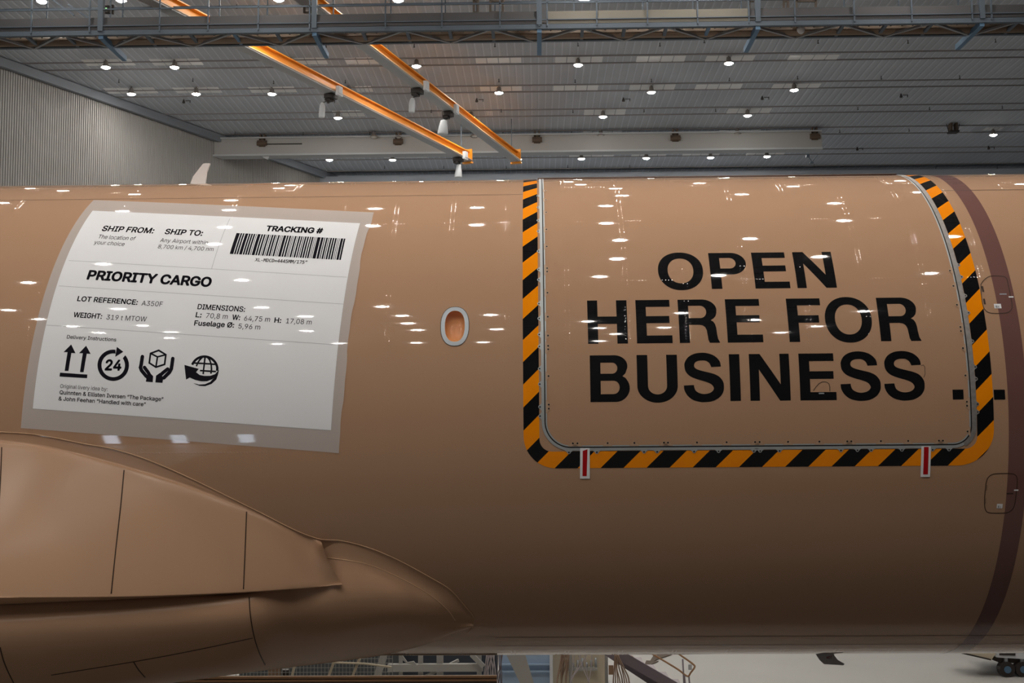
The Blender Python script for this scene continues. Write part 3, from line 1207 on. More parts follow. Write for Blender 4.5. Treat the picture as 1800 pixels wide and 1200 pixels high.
T = [('SHIP FROM:', (178.3, 406.3), (269.3, 410.8), 8.7, .022), ('The location of', (172, 419.7), (236.8, 423.3), 6.6, -.006),
     ('your choice', (165, 429.5), (218, 433.2), 6.6, -.006), ('SHIP TO:', (288.8, 411.8), (355.2, 415.1), 8.7, .022),
     ('Any Airport within', (281.1, 425.9), (364.6, 430.5), 6.6, -.004), ('8,700 km / 4,700 nm', (277.2, 437.1), (374.7, 442.1), 6.6, -.004),
     ('PRIORITY CARGO', (152.3, 490.9), (370.4, 504.2), 15.2, .034), ('TRACKING #', (466.6, 406.3), (566.5, 411), 8.7, .034),
     ('XL-MDCD=4445MM/175”', (448, 459.7), (539.5, 464.5), 5.4, .014),
     ('LOT REFERENCE:', (135.6, 529.3), (241.7, 535.9), 8.3, .022), ('A350F', (248.7, 537.3), (285.3, 539), 8.3, .0),
     ('WEIGHT:', (128.9, 557.4), (179, 560.6), 8.3, .022), ('319 t MTOW', (186.9, 561.7), (257.3, 565.4), 8.3, -.004),
     ('Delivery Instructions', (117.6, 595), (204.3, 600.3), 6.0, .010),
     ('DIMENSIONS:', (347, 543.5), (430.5, 548.3), 8.7, .016), ('L:', (343.8, 557.6), (354, 558.1), 8.5, .018), ('70,8 m', (361.9, 559), (399.9, 561), 8.5, 0),
     ('W:', (407.8, 561.9), (421.8, 562.8), 8.5, .022), ('64,75 m', (429, 563.8), (474.3, 565.9), 8.5, 0), ('H:', (482, 567), (494, 567.7), 8.5, .022),
     ('17,08 m', (502.7, 568.4), (547.5, 570.8), 8.5, 0), ('Fuselage Ø:', (341.2, 572), (411.3, 576), 8.5, .020), ('5,96 m', (418.9, 577.5), (457.2, 579.5), 8.5, 0),
     ('Original livery idea by:', (106, 681.6), (189.2, 687.2), 6.6, -.006),
     ('Quinnten & Ellisten Iversen “The Package”', (104.8, 692.5), (287.2, 704.9), 6.6, .014),
     ('& John Feehan “Handled with care”', (103.2, 703.4), (256.3, 713.9), 6.6, .014)]
for txt, a, b, c, bo in T:
    text_line('printed_text', txt, a, b, c, bo, M['ink'], label)

rules = [((121, 458.4), (609.6, 487.8)), ((103.8, 503), (604, 534.8)), ((82, 571.6), (590, 606)), ((404.4, 384.8), (372.3, 472.9))]
decal('printed_rules', [stroke([surf(*a), surf(*b)], 0.004) for a, b in rules], M['rule'], label, 0.0072)
# barcode
TLb, TRb, BRb, BLb = [surf(*p) for p in ((416, 410.3), (607.4, 420.2), (599.2, 457.6), (404, 446.7))]
bars = []
u = 0.0
rb = random.Random(4)
pat = [2.2, .5, 1, .5, 1, .6, 1.8, .5, 1, .5, 1, .5, 1, .6, .4, .6, 1.8, .5, 1, .6, 1, .6, .4, .5, 1, .6, .4, .6, 1, .5, 1, .5, .4, .6, 1, .6, .4, .6, .4, .5, 1.6, .5, 1, .6, 1, .5, .4, .5, .4, .6, 1, .5, .4, .6, 1, .5, .8, .6, .5, .5, 1, .5, 1, .6, .8, .5, 1, .5, .4, .6, .4, .5, 2.0, .5, 1.4, .5, .6, .6, 1, .5, .5, .6, 1, .5, 1, .5, 1, .6, .4, .6, .4, .6, 1.4, .4, 1.0]
tot = sum(pat)
for k, wv in enumerate(pat):
    if k % 2 == 0:
        a, b = u / tot, (u + wv) / tot
        bars.append([[BLb.lerp(BRb, a), BLb.lerp(BRb, b), TLb.lerp(TRb, b), TLb.lerp(TRb, a)]])
    u += wv
decal('barcode', bars, M['ink'], label, 0.0075)


def c5(x, y):
    return surf(90 + x / 8.57, 590 + y / 8.57)


def c6(x, y):
    return surf(230 + x / 8.57, 590 + y / 8.57)


def m5(L):
    return [c5(*p) for p in L]


def m6(L):
    return [c6(*p) for p in L]


decal('this_way_up_icon', [[m5([(305, 133), (370, 265), (308, 262), (264, 532), (207, 530), (250, 250), (190, 248)])],
                           [m5([(530, 152), (598, 275), (540, 272), (492, 549), (437, 547), (480, 266), (422, 265)])],
                           [m5([(137, 556), (549, 586), (544, 640), (129, 615)])]], M['ink'], label, 0.0075)
ring = [(938 + 237 * math.cos(math.radians(t)), 446 + 235 * math.sin(math.radians(t))) for t in range(-40, 283, 6)]
ring += [(938 + 177 * math.cos(math.radians(t)), 446 + 178 * math.sin(math.radians(t))) for t in range(282, -41, -6)]
decal('round_the_clock_icon', [[m5(ring)], [m5([(1090, 243), (993, 170), (968, 320)])]], M['ink'], label, 0.0075)
text_line('round_the_clock_number', '24', (184.2, 650.1), (213.1, 650.9), 17.5, .03, M['ink'], label, 0.0078)


def st6(pts, wd, closed=False, rc=False):
    return [m6([(p[0], p[1]) for p in L]) for L in stroke(pts, wd, closed, rc)]


cube = [(423, 222), (530, 287), (512, 432), (381, 474), (281, 411), (300, 268)]
hands = [st6(cube, 26, True), st6([(404, 320), (300, 268)], 24), st6([(404, 320), (530, 287)], 24), st6([(404, 320), (381, 474)], 24),
         st6([(177, 316), (160, 430), (148, 480), (165, 525), (235, 610)], 54, False, True), st6([(208, 478), (262, 550), (300, 620)], 52, False, True),
         [m6([(205, 590), (245, 600), (275, 545), (340, 610), (333, 700), (228, 692), (237, 650)])],
         st6([(635, 345), (622, 440), (612, 500), (585, 550), (500, 635)], 54, False, True), st6([(558, 502), (490, 555), (420, 620)], 52, False, True),
         [m6([(383, 602), (440, 560), (480, 615), (530, 600), (490, 650), (479, 710), (372, 702)])]]
decal('handle_with_care_icon', hands, M['ink'], label, 0.0075)
gl = [(1110 + 197 * math.cos(math.radians(t)), 512 + 197 * math.sin(math.radians(t))) for t in range(-158, -2, 6)] + [(1303, 530)]
globe = [st6(gl, 36), st6([(1122, 315), (1112, 400), (1100, 500), (1092, 580)], 24), st6([(1080, 325), (1040, 365), (1010, 410), (990, 462)], 24),
         st6([(1155, 325), (1190, 365), (1212, 430), (1218, 500), (1208, 572)], 24), st6([(945, 411), (1110, 420), (1280, 432)], 24), st6([(1045, 525), (1150, 532), (1285, 540)], 24),
         [m6([(810, 440), (1025, 500), (985, 550), (1040, 592), (1110, 606), (1200, 604), (1270, 580), (1330, 515), (1322, 560), (1290, 605), (1230, 655), (1150, 685), (1060, 686), (970, 665), (890, 630), (835, 662)])],
         [m6([(945, 712), (1030, 735), (1120, 730), (1200, 695), (1262, 625), (1300, 590), (1325, 560), (1290, 660), (1220, 725), (1120, 760), (1040, 755), (985, 735)])]]
decal('worldwide_icon', globe, M['ink'], label, 0.0075)

# ---------------------------------------------------------------- wing root and belly fairings
def surf3(px, py, off):
    p = spx(px, py)
    o, d = CAM - Vector((0, 0, AX)), ray(px, py)
    a, b = d.y ** 2 + d.z ** 2, o.y * d.y + o.z * d.z
    if b * b - a * (o.y ** 2 + o.z ** 2 - R * R) < 0:
        p = CAM + d * (-b / a)          # just past the outline of the fuselage
    d = (CAM - p).normalized()
    return p + d * off


def loft(rows, nu=6, nv=6):
    cols = [crom(r, nu) for r in rows]
    nst = len(cols[0])
    grid = [crom([cols[k][j] for k in range(len(cols))], nv) for j in range(nst)]
    V = [p for g in grid for p in g]
    n = len(grid[0])
    Fs = []
    for j in range(nst - 1):
        for k in range(n - 1):
            Fs.append([j * n + k, j * n + k + 1, (j + 1) * n + k + 1, (j + 1) * n + k])
    return V, Fs


def orient(o, V, Fs):
    c = 0
    for f in Fs[::7]:
        a, b, d = V[f[0]], V[f[1]], V[f[2]]
        nrm = (b - a).cross(d - a)
        c += 1 if nrm.dot(CAM - a) > 0 else -1
    if c < 0:
        o.data.flip_normals()


PX = [-620, -130, 0, 100, 220, 330, 433, 500, 548]
cream = [757, 757, 759, 771, 797, 838, 889, 921, 944]
ptop = [768, 770, 776, 790, 820, 854, 894, 926, 950]
lip = [1043, 1044, 1044, 1044, 1043, 1040, 1036, 1032, 1029]
lipY = [-4.05, -3.72, -3.60, -3.48, -3.30, -3.12, -2.94, -2.80, -2.68]
und = [1074, 1066, 1062, 1058, 1053, 1048, 1043, 1037, 1032]
bmp = [.06, .05, .045, .04, .035, .03, .025, .02, .015]
rA = [[] for _ in range(9)]
for j, x in enumerate(PX):
    c0 = surf3(x, cream[j], 0.0)
    c1 = surf3(x, ptop[j] - 6, 0.006)
    c2 = surf3(x, ptop[j], bmp[j] * 0.5)
    c3 = surf3(x, ptop[j] + 10, bmp[j] * 1.6 + 0.02)
    L = at(x, lip[j], lipY[j])
    T0 = at(x, ptop[j] + 10, c3.y)
    mid = at(x, ptop[j] + (lip[j] - ptop[j]) * 0.36, T0.y + (lipY[j] - T0.y) * 0.40)
    mid2 = at(x, ptop[j] + (lip[j] - ptop[j]) * 0.72, T0.y + (lipY[j] - T0.y) * 0.78)
    U = at(x, und[j], lipY[j] + 0.32 - 0.022 * max(0, j - 1))
    U2 = Vector((U.x, U.y + 0.35, U.z + 0.03))
    Lr = at(x, lip[j] + 4, lipY[j] + 0.03)
    for k, p in enumerate((c0, c1, c2, c3, mid, mid2, L, Lr, U)):
        rA[k].append(p)
# closing station along the raked rear edge
endp = [(562, 948), (564, 951), (566, 955), (568, 962), (577, 985), (588, 1005), (600, 1024), (601, 1026), (602, 1027)]
for k, (x, y) in enumerate(endp):
    t = k / 8
    rA[k].append(surf3(x, y, 0.0 if k < 2 else 0.02 + 0.40 * t))
VA, FA = loft(rA)
wing = mesh_obj('wing_root_fairing', VA, FA, M['fairing'], ac, True)
orient(wing, VA, FA)
bvA = BVHTree.FromPolygons(VA, FA)

PB = [-620, -130, 0, 110, 220, 330, 440, 520, 600, 680, 750, 800, 832]
b0 = [(1050, -3.4), (1046, -3.2), (1046, -3.1), (1044, -3.0), (1042, -2.85), (1040, -2.7), (1036, -2.6), (985, None), (951, None), (977, None), (1012, None), (1043, None), (1084, None)]
b1 = [(1078, -3.62), (1068, -3.42), (1064, -3.30), (1060, -3.2), (1056, -3.07), (1051, -2.95), (1046, -2.84), (1012, .15), (984, .09), (1003, .06), (1032, .045), (1058, .03), (1088, .015)]
b2 = [(1125, -3.74), (1115, -3.54), (1111, -3.42), (1107, -3.30), (1103, -3.15), (1099, -3.0), (1095, -2.84), (1080, .58), (1060, .50), (1050, .36), (1062, .22), (1077, .09), (1091, .015)]
b3 = [(1195, -3.40), (1182, -3.20), (1176, -3.10), (1170, -2.97), (1163, -2.81), (1156, -2.63), (1147, -2.45), (1133, .68), (1117, .62), (1098, .48), (1093, .29), (1093, .10), (1095, .015)]
b4 = [(1290, -2.30), (1258, -2.25), (1240, -2.2), (1225, -2.12), (1210, -2.0), (1196, -1.87), (1181, -1.72), (1170, .52), (1160, .45), (1148, .33), (1130, .19), (1112, .06), (1101, .01)]
rB = []
for row in (b0, b1, b2, b3, b4):
    r = []
    for x, (y, q) in zip(PB, row):
        if q is None:
            r.append(surf3(x, y, 0.0))
        elif q < 0:
            r.append(at(x, y, q))
        else:
            r.append(surf3(x, y, q))
    rB.append(r)
l4 = rB[-1]
rB.append([Vector((p.x, p.y * 0.45, p.z - (0.03 if j < 9 else 0.02) + (0.0 if j < 10 else -0.05))) for j, p in enumerate(l4)])
rB.append([Vector((p.x, 0.6, rB[-1][j].z - 0.01)) for j, p in enumerate(l4)])
VB, FB = loft(rB)
belly = mesh_obj('belly_fairing', VB, FB, M['fairing'], ac, True)
orient(belly, VB, FB)
bvB = BVHTree.FromPolygons(VB, FB)


def on_mesh(bv, px, py, lift=0.003):
    d = ray(px, py).normalized()
    h, nrm, i, ds_ = bv.ray_cast(CAM, d)
    if h is None:
        return None
    return h - d * lift


def seam_on(bv, pts, parent, r=0.006, mt='seam', nm='panel_seam'):
    P = [on_mesh(bv, *p, lift=r * 0.3) for p in crom([Vector(p) for p in pts], 8)]
    P = [p for p in P if p is not None]
    if len(P) > 2:
        build(MB().tube(P, r, 6), nm, M[mt], parent, True)


seam_on(bvA, [(3, 786), (0, 860), (-6, 960), (-10, 1042)], wing)
seam_on(bvA, [(218, 826), (212, 890), (203, 970), (195.5, 1043)], wing)
seam_on(bvA, [(433.5, 899), (431.5, 950), (429.5, 1000), (428, 1035)], wing)
seam_on(bvB, [(438, 1049), (440, 1080), (446, 1115), (455, 1145), (466, 1168)], belly)
seam_on(bvB, [(0, 1137), (6, 1160), (14, 1180), (24, 1200)], belly)
seam_on(bvB, [(90, 1186), (235, 1162.5), (340, 1143), (444, 1121)], belly)
seam_on(bvB, [(235, 1163), (243, 1176), (255, 1190)], belly)
seam_on(bvB, [(560, 978), (640, 990), (700, 1014), (752, 1043), (785, 1070), (800, 1090)], belly, 0.004, 'bead', 'sealant_line')
# cream sealant bead along the fairing root
bead = [(-60, 757), (0, 759), (50, 762), (90, 768), (150, 780), (200, 789), (260, 808), (330, 838), (400, 872), (460, 902), (520, 932), (562, 947), (600, 950), (650, 963), (700, 984), (750, 1011), (790, 1035), (815, 1062), (830, 1080), (833, 1092), (830, 1103), (822, 1112)]
P = [surf3(p.x, p.y, 0.012) for p in crom([Vector(p) for p in bead], 8)]
build(MB().tube(P, 0.0045, 6), 'sealant_bead', M['bead'], ac, True)

# blade antenna on the crown
q = [at(x, y, 0.0) for x, y in ((331, 322), (340, 310.5), (356, 290), (357.5, 288.3), (361, 287.3), (369.5, 287.5), (364, 302), (359, 322))]
zb = AX + R - 0.02
q[0].z = q[-1].z = zb
mb = MB()
mb.prism([p + Vector((0, -0.02, 0)) for p in q], (0, 0.04, 0))
mb2 = mb
mb2.box(((q[0].x + q[-1].x) / 2 + 0.05, 0, AX + R + 0.004), ((q[-1].x - q[0].x) + 0.2, 0.16, 0.02))
build(mb2, 'blade_antenna', M['antenna'], ac)
# drain mast on the belly
q = [at(x, y, -0.1) for x, y in ((1431, 1145), (1435, 1151), (1441, 1160), (1448, 1166.5), (1482, 1168.5), (1484, 1166), (1472, 1159), (1466, 1151), (1464, 1145))]
dm = build(MB().prism([p + Vector((0, -0.018, 0)) for p in q], (0, 0.036, 0)), 'drain_mast', M['mast'], ac)
V, Fc = text_mesh('HOT', 0.02)
A, B = at(1453, 1158.0, -0.121), at(1462.5, 1157.0, -0.121)
x0, x1 = min(v.x for v in V), max(v.x for v in V)
hcap = (at(1458, 1152.5, -0.121) - at(1458, 1157.5, -0.121)).z
cp = max(v.y for v in V)
mesh_obj('mast_lettering', [A.lerp(B, (v.x - x0) / (x1 - x0)) + Vector((0, 0, v.y / cp * hcap)) for v in V], Fc, M['mastred'], dm)

# ================================================================== OVERHEAD GANTRY
GY = 10.1
GY2 = at(900, 71, 0).y
zt = at(900, 48.5, GY).z
d2 = ray(900, 70)
GY2 = CAM.y + d2.y * (zt - CAM.z) / d2.z
gan = empty('overhead_gantry', (0, GY, zt), 'blue grey overhead walkway gantry with zigzag bracing and railing along the top edge', 'gantry')
XL, XR = -16.0, 15.0


def gx(px, Y=GY):
    return at(px, 48, Y).x


zr = lambda px: at(px, 48, GY).z
# chords
g = MB()
g.box(((XL + XR) / 2, GY, zt), (XR - XL, 0.10, 0.10))
build(g, 'front_chord', M['steel'], gan)
g = MB()
g.box(((XL + XR) / 2, GY2, zt + 0.0), (XR - XL, 0.09, 0.10))
build(g, 'rear_chord', M['steel'], gan)
# walkway floor, tan duct below it
g = MB()
for k in range(5):
    y = GY + 0.10 + k * 0.08
    g.box(((XL + XR) / 2, y, zt + 0.10), (XR - XL, 0.07, 0.03))
for k in range(130):
    g.box((XL + 0.12 + k * (XR - XL - 0.2) / 129, GY + 0.27, zt + 0.085), (0.03, 0.40, 0.02))
build(g, 'walkway_grating', M['deck'], gan)
g = MB()
g.tube([(XL, GY2 - 0.17, zt + 0.05), (XR, GY2 - 0.17, zt + 0.05)], 0.11, 10)
build(g, 'duct', M['pipe'], gan, True)
# kick plate panels in front
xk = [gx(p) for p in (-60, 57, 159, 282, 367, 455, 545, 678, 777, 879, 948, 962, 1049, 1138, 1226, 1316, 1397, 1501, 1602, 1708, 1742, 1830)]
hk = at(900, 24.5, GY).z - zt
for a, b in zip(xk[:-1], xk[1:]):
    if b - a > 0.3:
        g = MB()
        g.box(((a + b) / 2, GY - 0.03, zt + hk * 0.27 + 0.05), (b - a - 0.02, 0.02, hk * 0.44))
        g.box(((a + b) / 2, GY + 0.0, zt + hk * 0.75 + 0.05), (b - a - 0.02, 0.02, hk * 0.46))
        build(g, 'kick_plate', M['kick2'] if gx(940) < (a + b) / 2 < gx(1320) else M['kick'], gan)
# railing posts and rails
for x in xk[1:-1]:
    build(MB().box((x, GY - 0.06, zt + 0.60), (0.03, 0.03, 1.2)), 'railing_post', M['steel'], gan)
for px in (83, 194, 216, 386, 470, 586, 687, 783, 838, 870, 1049 - 40, 1130, 1218, 1303, 1484, 1580, 1685):
    x = at(px, 20, GY2).x
    build(MB().box((x, GY2, zt + 0.55), (0.028, 0.03, 1.1)), 'railing_post', M['steel'], gan)
for yy, Yq, th in ((6, GY - 0.06, 0.03), (35.5, GY - 0.06, 0.02)):
    z = at(900, yy, Yq).z
    build(MB().box(((XL + XR) / 2, Yq, z), (XR - XL, 0.03, th)), 'handrail', M['steel'], gan)
z = at(900, 4, GY2).z
build(MB().box(((XL + XR) / 2, GY2, z), (XR - XL, 0.03, 0.03)), 'handrail', M['steel'], gan)
# zigzag bracing under the walkway
zzx = [at(p, 72, GY2).x for p in (-88, 62, 197, 343, 493, 642, 793, 940, 1097, 1240, 1398, 1552, 1705, 1860)]
top = [gx(p) for p in (-15, 107, 252, 410, 550, 710, 864, 1020, 1170, 1318, 1480, 1640, 1790)]
for k in range(len(top)):
    build(MB().bar((zzx[k], GY2 - 0.03, zt - 0.05), (top[k], GY, zt - 0.02), 0.06, 0.05), 'zigzag_brace', M['brace'], gan)
    build(MB().bar((top[k], GY, zt - 0.02), (zzx[k + 1], GY2 - 0.03, zt - 0.05), 0.06, 0.05), 'zigzag_brace', M['brace'], gan)
for px in (45, 115, 255, 333, 410, 485, 637, 715, 790, 866, 1024, 1098, 1172, 1247, 1484, 1560, 1640, 1790):
    x = gx(px)
    build(MB().bar((x, GY, zt - 0.02), (x + 0.0, GY2, zt - 0.02), 0.07, 0.05), 'cross_member', M['blue'] if px in (410, 1247) else M['steel'], gan)
for px in (178, 553, 948, 1332, 1726):
    x = gx(px)
    build(MB().box((x, GY - 0.02, (zt + CZ) / 2 - 0.0), (0.11, 0.12, CZ - zt - 0.06)), 'hanger_post', M['steel'], gan)
    build(MB().bar((x + 0.0, GY - 0.02, zt - 0.06), (x + 0.0, GY2 + 0.75, zt - 0.06), 0.10, 0.12), 'bracket_arm', M['blue'], gan)
# diagonal stays above the kick plate at the left, gates on the walkway
for a, b in (((85, -6), (130, 27)), ((120, 8), (178, 47))):
    build(MB().bar(at(*a, GY + 0.12), at(*b, GY + 0.12), 0.035, 0.035), 'diagonal_stay', M['steel'], gan)
for (x0, x1) in ((833, 840), (862, 884), (535, 545), (1317, 1328), (1378, 1385), (1400, 1434)):
    g = MB()
    for x in (x0, x1):
        g.bar(at(x, 23, GY2 - 0.3), at(x, -12, GY2 - 0.3), 0.05, 0.04)
    g.bar(at(x0, 22, GY2 - 0.3), at(x1, 22, GY2 - 0.3), 0.04, 0.04)
    g.bar(at(x0, 2, GY2 - 0.3), at(x1, 2, GY2 - 0.3), 0.04, 0.04)
    build(g, 'walkway_gate', M['deck'], gan)

dc = empty('dome_camera', at(1408, 60, GY + 0.45), 'small pale round dome camera under the right half of the gantry', 'camera')
c = at(1408, 53, GY + 0.45)
build(MB().lathe(c, [(0.02, -.085), (0.06, -.06), (.085, -.01), (.088, .02), (.07, .06), (0.03, .085)], 16), 'dome', M['bag'], dc, True)
build(MB().lathe(c + Vector((-.03, 0, .06)), [(0.07, 0), (.075, .04), (.03, .06), (.02, 0.12)], 12), 'mount', M['rust'], dc, True)
dc = empty('dome_camera', at(263, 76, GY + 0.6), 'faint blue round dome camera under the left half of the gantry', 'camera')
c = at(263, 74, GY2 + 0.1)
build(MB().lathe(c, [(0.02, -.085), (0.06, -.06), (.08, -.01), (.08, .03), (.05, .06)], 16), 'dome', M['steel'], dc, True)
build(MB().lathe(c + Vector((0, 0, .06)), [(0.07, 0), (.05, .03), (.02, 0.06)], 12), 'mount', M['steel'], dc, True)
sb = empty('signal_box', at(188, 24, GY + 0.2), 'small black box with a green pilot light beside the left gantry post', 'signal box')
c = at(188, 17, GY + 0.2)
build(MB().box(c, (0.13, 0.1, 0.16)).box(c + Vector((0.13, 0, 0.0)), (0.04, 0.06, 0.20)), 'box', M['dark'], sb)
build(MB().lathe(c + Vector((0, -0.05, 0.0)), [(0.015, -.015), (.02, 0), (.015, .015)], 8), 'pilot_light', M['green'], sb)

# ================================================================== HOIST RAILS
def hoist_rail(pa, pb, side, label):
    e = empty('hoist_rail', (pa + pb) / 2, label, 'hoist rail', 'orange hoist rails')
    d = (pb - pa).normalized()
    n = Vector((d.y, -d.x, 0))
    hz = 0.25
    g = MB()
    g.bar(pa + Vector((0, 0, hz / 2 + .03)), pb + Vector((0, 0, hz / 2 + .03)), 0.03, hz)
    g.bar(pa + Vector((0, 0, hz + .05)), pb + Vector((0, 0, hz + .05)), 0.20, 0.03)
    build(g, 'web', M['orange'], e)
    g = MB()
    g.bar(pa, pb, 0.30, 0.035)
    build(g, 'bottom_flange', M['flange'], e)
    g = MB()
    g.bar(pa + n * 0.1 + Vector((0, 0, 0.03)), pb + n * 0.1 + Vector((0, 0, 0.03)), 0.14, 0.025)
    build(g, 'flange_top', M['lit_orange'], e)
    g = MB()
    g.box(pb + Vector((0, 0, 0.2)), (0.34, 0.05, 0.40), Matrix((n, d, Vector((0, 0, 1)))).transposed())
    g.box(pb + d * 0.02 + Vector((0, 0, -0.06)), (0.36, 0.12, 0.06), Matrix((n, d, Vector((0, 0, 1)))).transposed())
    build(g, 'end_stop', M['orange'], e)
    for t in (0.06, 0.97):
        p = pa.lerp(pb, t)
        build(MB().bar(p + Vector((0, 0, 0.40)), Vector((p.x, p.y, CZ - 0.02)), 0.025, 0.025), 'hanger_rod', M['steel'], e)
    return e, d, n


HZ = CAM.z + 9.85
ra0, ra1 = at_z(250, -4, HZ), at_z(822, 283, HZ)
rb0, rb1 = at_z(520, -8, HZ), at_z(907, 283, HZ)
ea, da, na = hoist_rail(ra0, ra1, 1, 'left orange hoist rail running back under the ceiling, carrying two covered hoists')
eb, db, nb = hoist_rail(rb0, rb1, 1, 'right orange hoist rail, the steeper one ending over the fuselage crown')


def hoist(rail, px, py, bag_px, bag_top, bag_bot, wid, trap, label):
    p0, p1 = rail
    p = at_z(px, py, HZ - 0.03)
    t = max(0, min(1, (p - p0).dot(p1 - p0) / (p1 - p0).length_squared))
    p = p0.lerp(p1, t)
    Y = p.y
    d = (p1 - p0).normalized()
    n = Vector((d.y, -d.x, 0))
    rot = Matrix((n, d, Vector((0, 0, 1)))).transposed()
    e = empty('hoist', p, label, 'hoist', 'covered hoists on the orange rails')
    g = MB()
    g.box(p + Vector((0, 0, -0.09)) - n * 0.05, (0.26, 0.30, 0.12), rot)
    g.box(p + Vector((0, 0, -0.17)) - n * 0.10, (0.16, 0.22, 0.08), rot)
    build(g, 'trolley', M['dark'], e)
    g = MB()
    g.box(p + n * 0.21 + Vector((0, 0, 0.06)), (0.10, 0.20, 0.20), rot)
    g.box(p + n * 0.21 + Vector((0, 0, -0.06)), (0.08, 0.26, 0.08), rot)
    build(g, 'trolley_plate', M['bag'], e)
    ct, cb = at(bag_px, bag_top, Y), at(bag_px, bag_bot, Y)
    top = Vector((p.x, p.y, p.z - 0.18))
    g = MB()
    g.tube([top, (top + ct) / 2 + Vector((0.01, 0, 0)), ct], 0.012, 6)
    build(g, 'chain', M['dark'], e)
    h = ct.z - cb.z
    g = MB()
    if trap:
        prof = [(wid * .45, 0), (wid * .60, -h * .05), (wid * .66, -h * .16), (wid * .84, -h * .5), (wid, -h * .93), (wid * .92, -h), (wid * .1, -h * .97)]
    else:
        prof = [(wid * .35, 0), (wid * .70, -h * .09), (wid * .92, -h * .25), (wid, -h * .6), (wid, -h * .92), (wid * .85, -h), (wid * .45, -h * .98)]
    g.lathe(ct, prof, 14)
    # flatten covers a little and lean them
    for i in range(len(g.v)):
        q = g.v[i] - ct
        g.v[i] = ct + Vector((q.x + (0.05 * q.z if not trap else 0.08 * q.z), q.y * 0.7, q.z))
    build(g, 'cover_bag', M['bag'], e, True)
    return e


hoist((ra0, ra1), 568, 168, 567, 180, 207, 0.083, False, 'hoist in a narrow white cover on the left orange rail')
hoist((ra0, ra1), 803, 278, 807, 289, 312, 0.13, True, 'hoist in a wide white cover at the end of the left orange rail')
hoist((rb0, rb1), 724, 158, 725, 172, 198, 0.085, False, 'hoist in a narrow white cover on the right orange rail')
hoist((rb0, rb1), 779, 198, 780, 211, 236, 0.155, True, 'hoist in a wide white cover halfway down the right orange rail')

# ================================================================== LONG BEAM
BY = 26.6
bt, bb = at(900, 240, BY).z, at(900, 268, BY).z
bx0, bx1 = at(357, 250, BY).x, at(1443, 250, BY).x
be = empty('crane_beam', ((bx0 + bx1) / 2, BY, bb), 'long pale grey crane beam hung across the back of the hangar', 'crane beam')
g = MB()
g.box(((bx0 + bx1) / 2, BY, (bt + bb) / 2), (bx1 - bx0, 0.30, bt - bb))
build(g, 'girder', M['beam'], be)
g = MB()
g.box(((bx0 + bx1) / 2, BY, bt + 0.02), (bx1 - bx0, 0.42, 0.05))
g.box(((bx0 + bx1) / 2, BY, bb - 0.03), (bx1 - bx0, 0.50, 0.06))
build(g, 'flange', M['flange'], be)
a, b = at(466, 253, BY - 0.16), at(531, 253, BY - 0.16)
build(MB().box(((a + b) / 2), (b.x - a.x, 0.02, 0.04)), 'slot', M['dark'], be)
for px in (463, 701, 944, 1186, 1430):
    x = at(px, 235, BY).x
    g = MB()
    zc = CZ - 0.02
    g.box((x - 0.07, BY - 0.05, zc - 0.14), (0.05, 0.30, 0.26))
    g.box((x + 0.07, BY - 0.05, zc - 0.14), (0.05, 0.30, 0.26))
    g.box((x, BY - 0.05, zc - 0.27), (0.34, 0.34, 0.05))
    g.tube([(x - 0.17, BY - 0.22, zc - 0.36), (x + 0.17, BY - 0.22, zc - 0.36)], 0.075, 10)
    g.tube([(x - 0.17, BY + 0.15, zc - 0.36), (x + 0.17, BY + 0.15, zc - 0.36)], 0.075, 10)
    g.box((x, BY - 0.05, (zc - 0.44 + bt) / 2), (0.22, 0.30, abs(zc - 0.44 - bt) + 0.04))
    build(g, 'trolley', M['rust'], be)
g = MB()
p = at(1420, 274, BY - 0.1)
g.box(p, (0.10, 0.12, 0.10))
g.bar(p, p + Vector((0.15, 0, -0.22)), 0.02, 0.02)
g.bar(p + Vector((0.35, 0, 0.05)), p + Vector((0.15, 0, -0.22)), 0.015, 0.015)
g.box(p + Vector((0.12, 0, -0.24)), (0.14, 0.06, 0.05))
build(g, 'limit_switch', M['steel'], be)
g = MB()
p = at(465, 272, BY - 0.1)
g.prism([p + Vector(v) for v in ((-0.2, -0.03, 0.03), (0.2, -0.03, 0.03), (0.12, -0.03, -0.18), (-0.02, -0.03, -0.12))], (0, 0.06, 0))
build(g, 'cable_bracket', M['flange'], be)
# lone carrier on the ceiling at the right
p = ceil_at(1675, 217)
e = empty('beam_carrier', (p.x, p.y, CZ), 'lone dark brown carrier clamp on the ceiling left of the far right lamp', 'carrier')
g = MB()
g.box((p.x - 0.09, p.y, CZ - 0.16), (0.06, 0.3, 0.30)).box((p.x + 0.09, p.y, CZ - 0.16), (0.06, 0.3, 0.30))
build(g, 'cheek_plates', M['rust'], e)
g = MB()
g.box((p.x, p.y, CZ - 0.30), (0.32, 0.34, 0.05))
g.bar((p.x - 0.15, p.y, CZ - 0.30), (p.x - 0.22, p.y, CZ - 0.02), 0.02, 0.02).bar((p.x + 0.15, p.y, CZ - 0.30), (p.x + 0.22, p.y, CZ - 0.02), 0.02, 0.02)
build(g, 'yoke', M['dark'], e)

